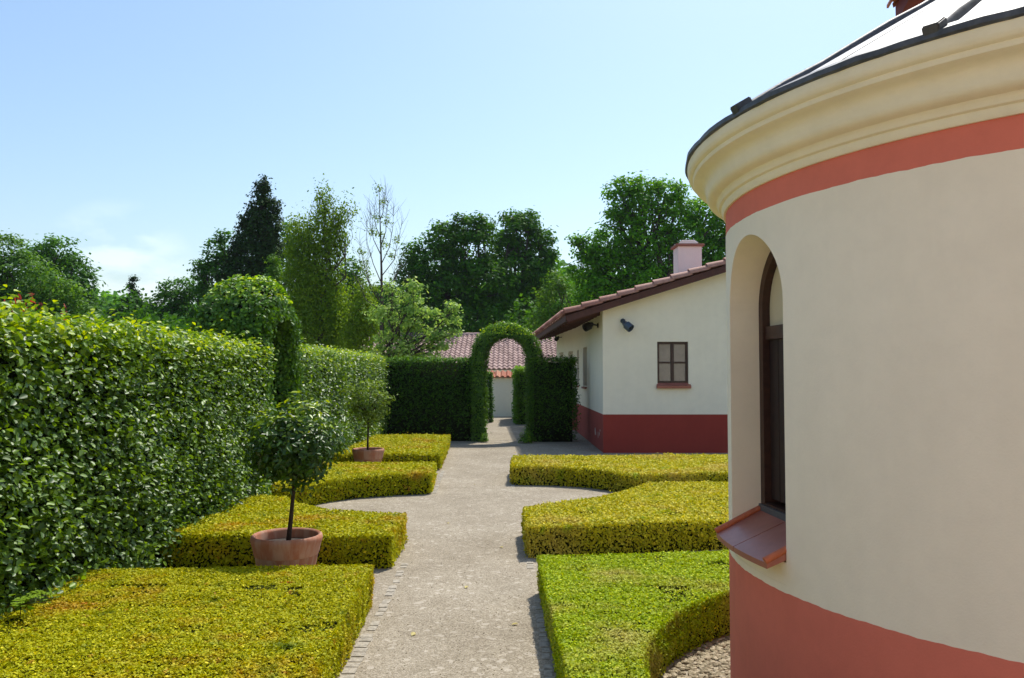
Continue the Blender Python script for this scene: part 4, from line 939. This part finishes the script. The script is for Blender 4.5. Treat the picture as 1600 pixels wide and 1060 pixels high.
# sloping tiled sill
def sillpt(s, rad, z):
    c = math.sqrt(max(rad * rad - s * s, 0)); return tv * s + nv * c + Vector((0, 0, z))
bm = bmesh.new(); RI, RO = fd + .0, CR + .074
for (sa, sb) in ((-HW + .004, -.003), (.003, HW - .004)):
    n = 12; V = []
    for k in range(n + 1):
        s = sa + (sb - sa) * k / n; inn = tv * s + nv * RI; out = tv * s + nv * math.sqrt(RO * RO - s * s)
        V.append([bm.verts.new(inn + Vector((0, 0, 1.022))), bm.verts.new(out + Vector((0, 0, .915))), bm.verts.new(out + Vector((0, 0, .893))), bm.verts.new(inn + Vector((0, 0, .98)))])
    for a, b in zip(V[:-1], V[1:]):
        for i in range(4): bm.faces.new((a[i], a[(i + 1) % 4], b[(i + 1) % 4], b[i]))
    bm.faces.new(V[0]); bm.faces.new(V[-1][::-1])
sl = part('window_sill', bm_mesh(bm, True, 30), M['sill'])
for s in (-HW + .012, HW - .012):
    bm = bmesh.new(); a = tv * s + nv * (RI + .01) + Vector((0, 0, 1.026)); b = tv * s + nv * (math.sqrt(RO * RO - s * s) + .004) + Vector((0, 0, .922)); tube(bm, [a, a.lerp(b, .5), b], [.013, .014, .015], 10)
    part('sill_edge', bm_mesh(bm, True, 50), M['sill_edge'], sl)
# cream infill below the sill inside the opening
bm = bmesh.new()
extrude_poly(bm, [tv * s + nv * r_ + Vector((0, 0, .8302)) for s, r_ in [(-HW, fd - .1), (HW, fd - .1)] + [(HW - 2 * HW * k / 16, math.sqrt(CR * CR - (HW - 2 * HW * k / 16) ** 2) - .0008) for k in range(17)]], (0, 0, .085)); part('sill_bed', bm_mesh(bm), M['cream'])
# taller nave behind the round part
bm = bmesh.new(); prism(bm, [(.32, -2.05), (5, -2.05), (5, 2.0), (.32, 2.0)], 0, 4.30); extrude_poly(bm, [(.32, -2.05, 4.30), (.32, 2.0, 4.30), (.32, 0, 5.12)], (4.7, 0, 0)); part('nave_wall', bm_mesh(bm), M['cream'])
me = tiled_plane((.20, 2.22, 4.30), (5, 0, 0), (0, -2.22, .92), .24, .36, .034); nr = part('nave_roof', me, M['tile_red'])
bm = bmesh.new(); extrude_poly(bm, [(.21, 2.22, 4.20), (.21, 2.22, 4.32), (.21, 0, 5.24), (.21, -2.22, 4.32), (.21, -2.22, 4.20), (.21, 0, 5.12)], (5, 0, 0)); part('roof_deck', bm_mesh(bm), simple('dark_red_boards', (.16, .025, .018), .7, .3, 14), nr)
bm = bmesh.new()
for i in range(7):
    a = Vector((.24, 2.24 - i * .34, 4.32 + i * .141)); barrel(bm, a, a + Vector((0, -.38, .156)), .085, .075, up)
part('verge_tile', tint_mesh(bm_mesh(bm, True, 50)), M['tile_red'], nr)

# ------------------------------------------------------------------ unseen rendered house added behind the viewer to bounce sunlight onto shaded walls
cb = thing('added_bounce_house', 'long cream rendered house added behind the viewer, outside the frame, to bounce sunlight', 'house', (0, 0, 0))
bm = bmesh.new(); prism(bm, [(-11, -9.5), (9, -9.5), (9, -4.5), (-11, -4.5)], .70, 4.6); link('wall', bm_mesh(bm), M['white'], cb)
bm = bmesh.new(); prism(bm, [(-11, -9.5), (9, -9.5), (9, -4.5), (-11, -4.5)], 0, .70); link('plinth', bm_mesh(bm), M['coral'], cb)
rb = None
bm = bmesh.new(); extrude_poly(bm, [(-11.3, -4.1, 4.60), (-11.3, -7, 5.60), (-11.3, -9.9, 4.60)], (20.6, 0, 0)); rb = link('roof', bm_mesh(bm), M['soffit'], cb)
link('roof_tiles', tiled_plane((9.3, -4.08, 4.62), (-20.6, 0, 0), (0, -2.92, 1.0), .3, .4, .035), M['tile'], rb)

# ------------------------------------------------------------------ light, sky, air
SAZ, SEL = R(27), R(58)                # azimuth to the right of the view direction, elevation
sd = bpy.data.lights.new('sun', 'SUN'); sd.energy = 2.95; sd.angle = R(.53); sd.color = (1, .95, .86)
so = bpy.data.objects.new('sun', sd); COL.objects.link(so)
sv = Vector((math.sin(SAZ) * math.cos(SEL), math.cos(SAZ) * math.cos(SEL), math.sin(SEL)))
so.rotation_euler = sv.to_track_quat('Z', 'Y').to_euler(); so.location = (10, 10, 30)
w = bpy.data.worlds.new('World'); scn.world = w; w.use_nodes = True; nt = w.node_tree
bg = nt.nodes['Background']; sky = nt.nodes.new('ShaderNodeTexSky'); sky.sky_type = 'NISHITA'; sky.sun_disc = False
sky.sun_elevation = SEL; sky.sun_rotation = SAZ; sky.air_density = 1.4; sky.dust_density = 1.4; sky.ozone_density = 3.0; sky.altitude = 0
# a faint summer cloud low over the trees and thin high haze
tc = N(nt, 'ShaderNodeTexCoord'); G = tc.outputs['Generated']
mp = N(nt, 'ShaderNodeMapping'); mp.inputs['Scale'].default_value = (1, 1, 2.4); nt.links.new(G, mp.inputs[0])
cn = noise_tex(nt, 9, 6, .55, mp.outputs[0])
cd = Vector(at(185, 425, 1)) - Vector((0, 0, EYE)); cd.normalize()
dt = N(nt, 'ShaderNodeVectorMath', operation='DOT_PRODUCT'); nt.links.new(G, dt.inputs[0]); dt.inputs[1].default_value = cd
mr = N(nt, 'ShaderNodeMapRange'); mr.inputs['From Min'].default_value = .9965; mr.inputs['From Max'].default_value = 1.0; nt.links.new(dt.outputs['Value'], mr.inputs['Value'])
ml = N(nt, 'ShaderNodeMath', operation='MULTIPLY'); nt.links.new(mr.outputs[0], ml.inputs[0])
nt.links.new(ramp(nt, cn, [(.42, (0, 0, 0)), (.56, (1, 1, 1))]), ml.inputs[1])
ms = N(nt, 'ShaderNodeMath', operation='MULTIPLY'); nt.links.new(ml.outputs[0], ms.inputs[0]); ms.inputs[1].default_value = .28
skc = mixc(nt, 1.0, sky.outputs[0], (.89, .935, .985), 'MULTIPLY')
cc = mixc(nt, ms.outputs[0], skc, (9.0, 9.3, 9.8))
nt.links.new(cc, bg.inputs['Color']); bg.inputs['Strength'].default_value = .105

hz = bpy.data.materials.new('summer_haze'); hz.use_nodes = True; hn = hz.node_tree; hn.nodes.remove(hn.nodes['Principled BSDF'])
pv = hn.nodes.new('ShaderNodeVolumePrincipled'); pv.inputs['Color'].default_value = (.80, .88, 1, 1); pv.inputs['Density'].default_value = .00022; pv.inputs['Anisotropy'].default_value = .3
hn.links.new(pv.outputs[0], hn.nodes['Material Output'].inputs['Volume'])
bm = bmesh.new(); box(bm, (0, 0, 20.5), (1240, 1240, 45)); kind(link('haze', bm_mesh(bm), hz), 'stuff', 'thin pale summer haze in the air over the garden')
vs = scn.view_settings; vs.view_transform = 'Standard'; vs.look = 'None'; vs.gamma = 1; vs.exposure = .76; vs.use_curve_mapping = False
scn.cycles.max_bounces = 6; scn.cycles.transparent_max_bounces = 4; scn.cycles.volume_bounces = 0
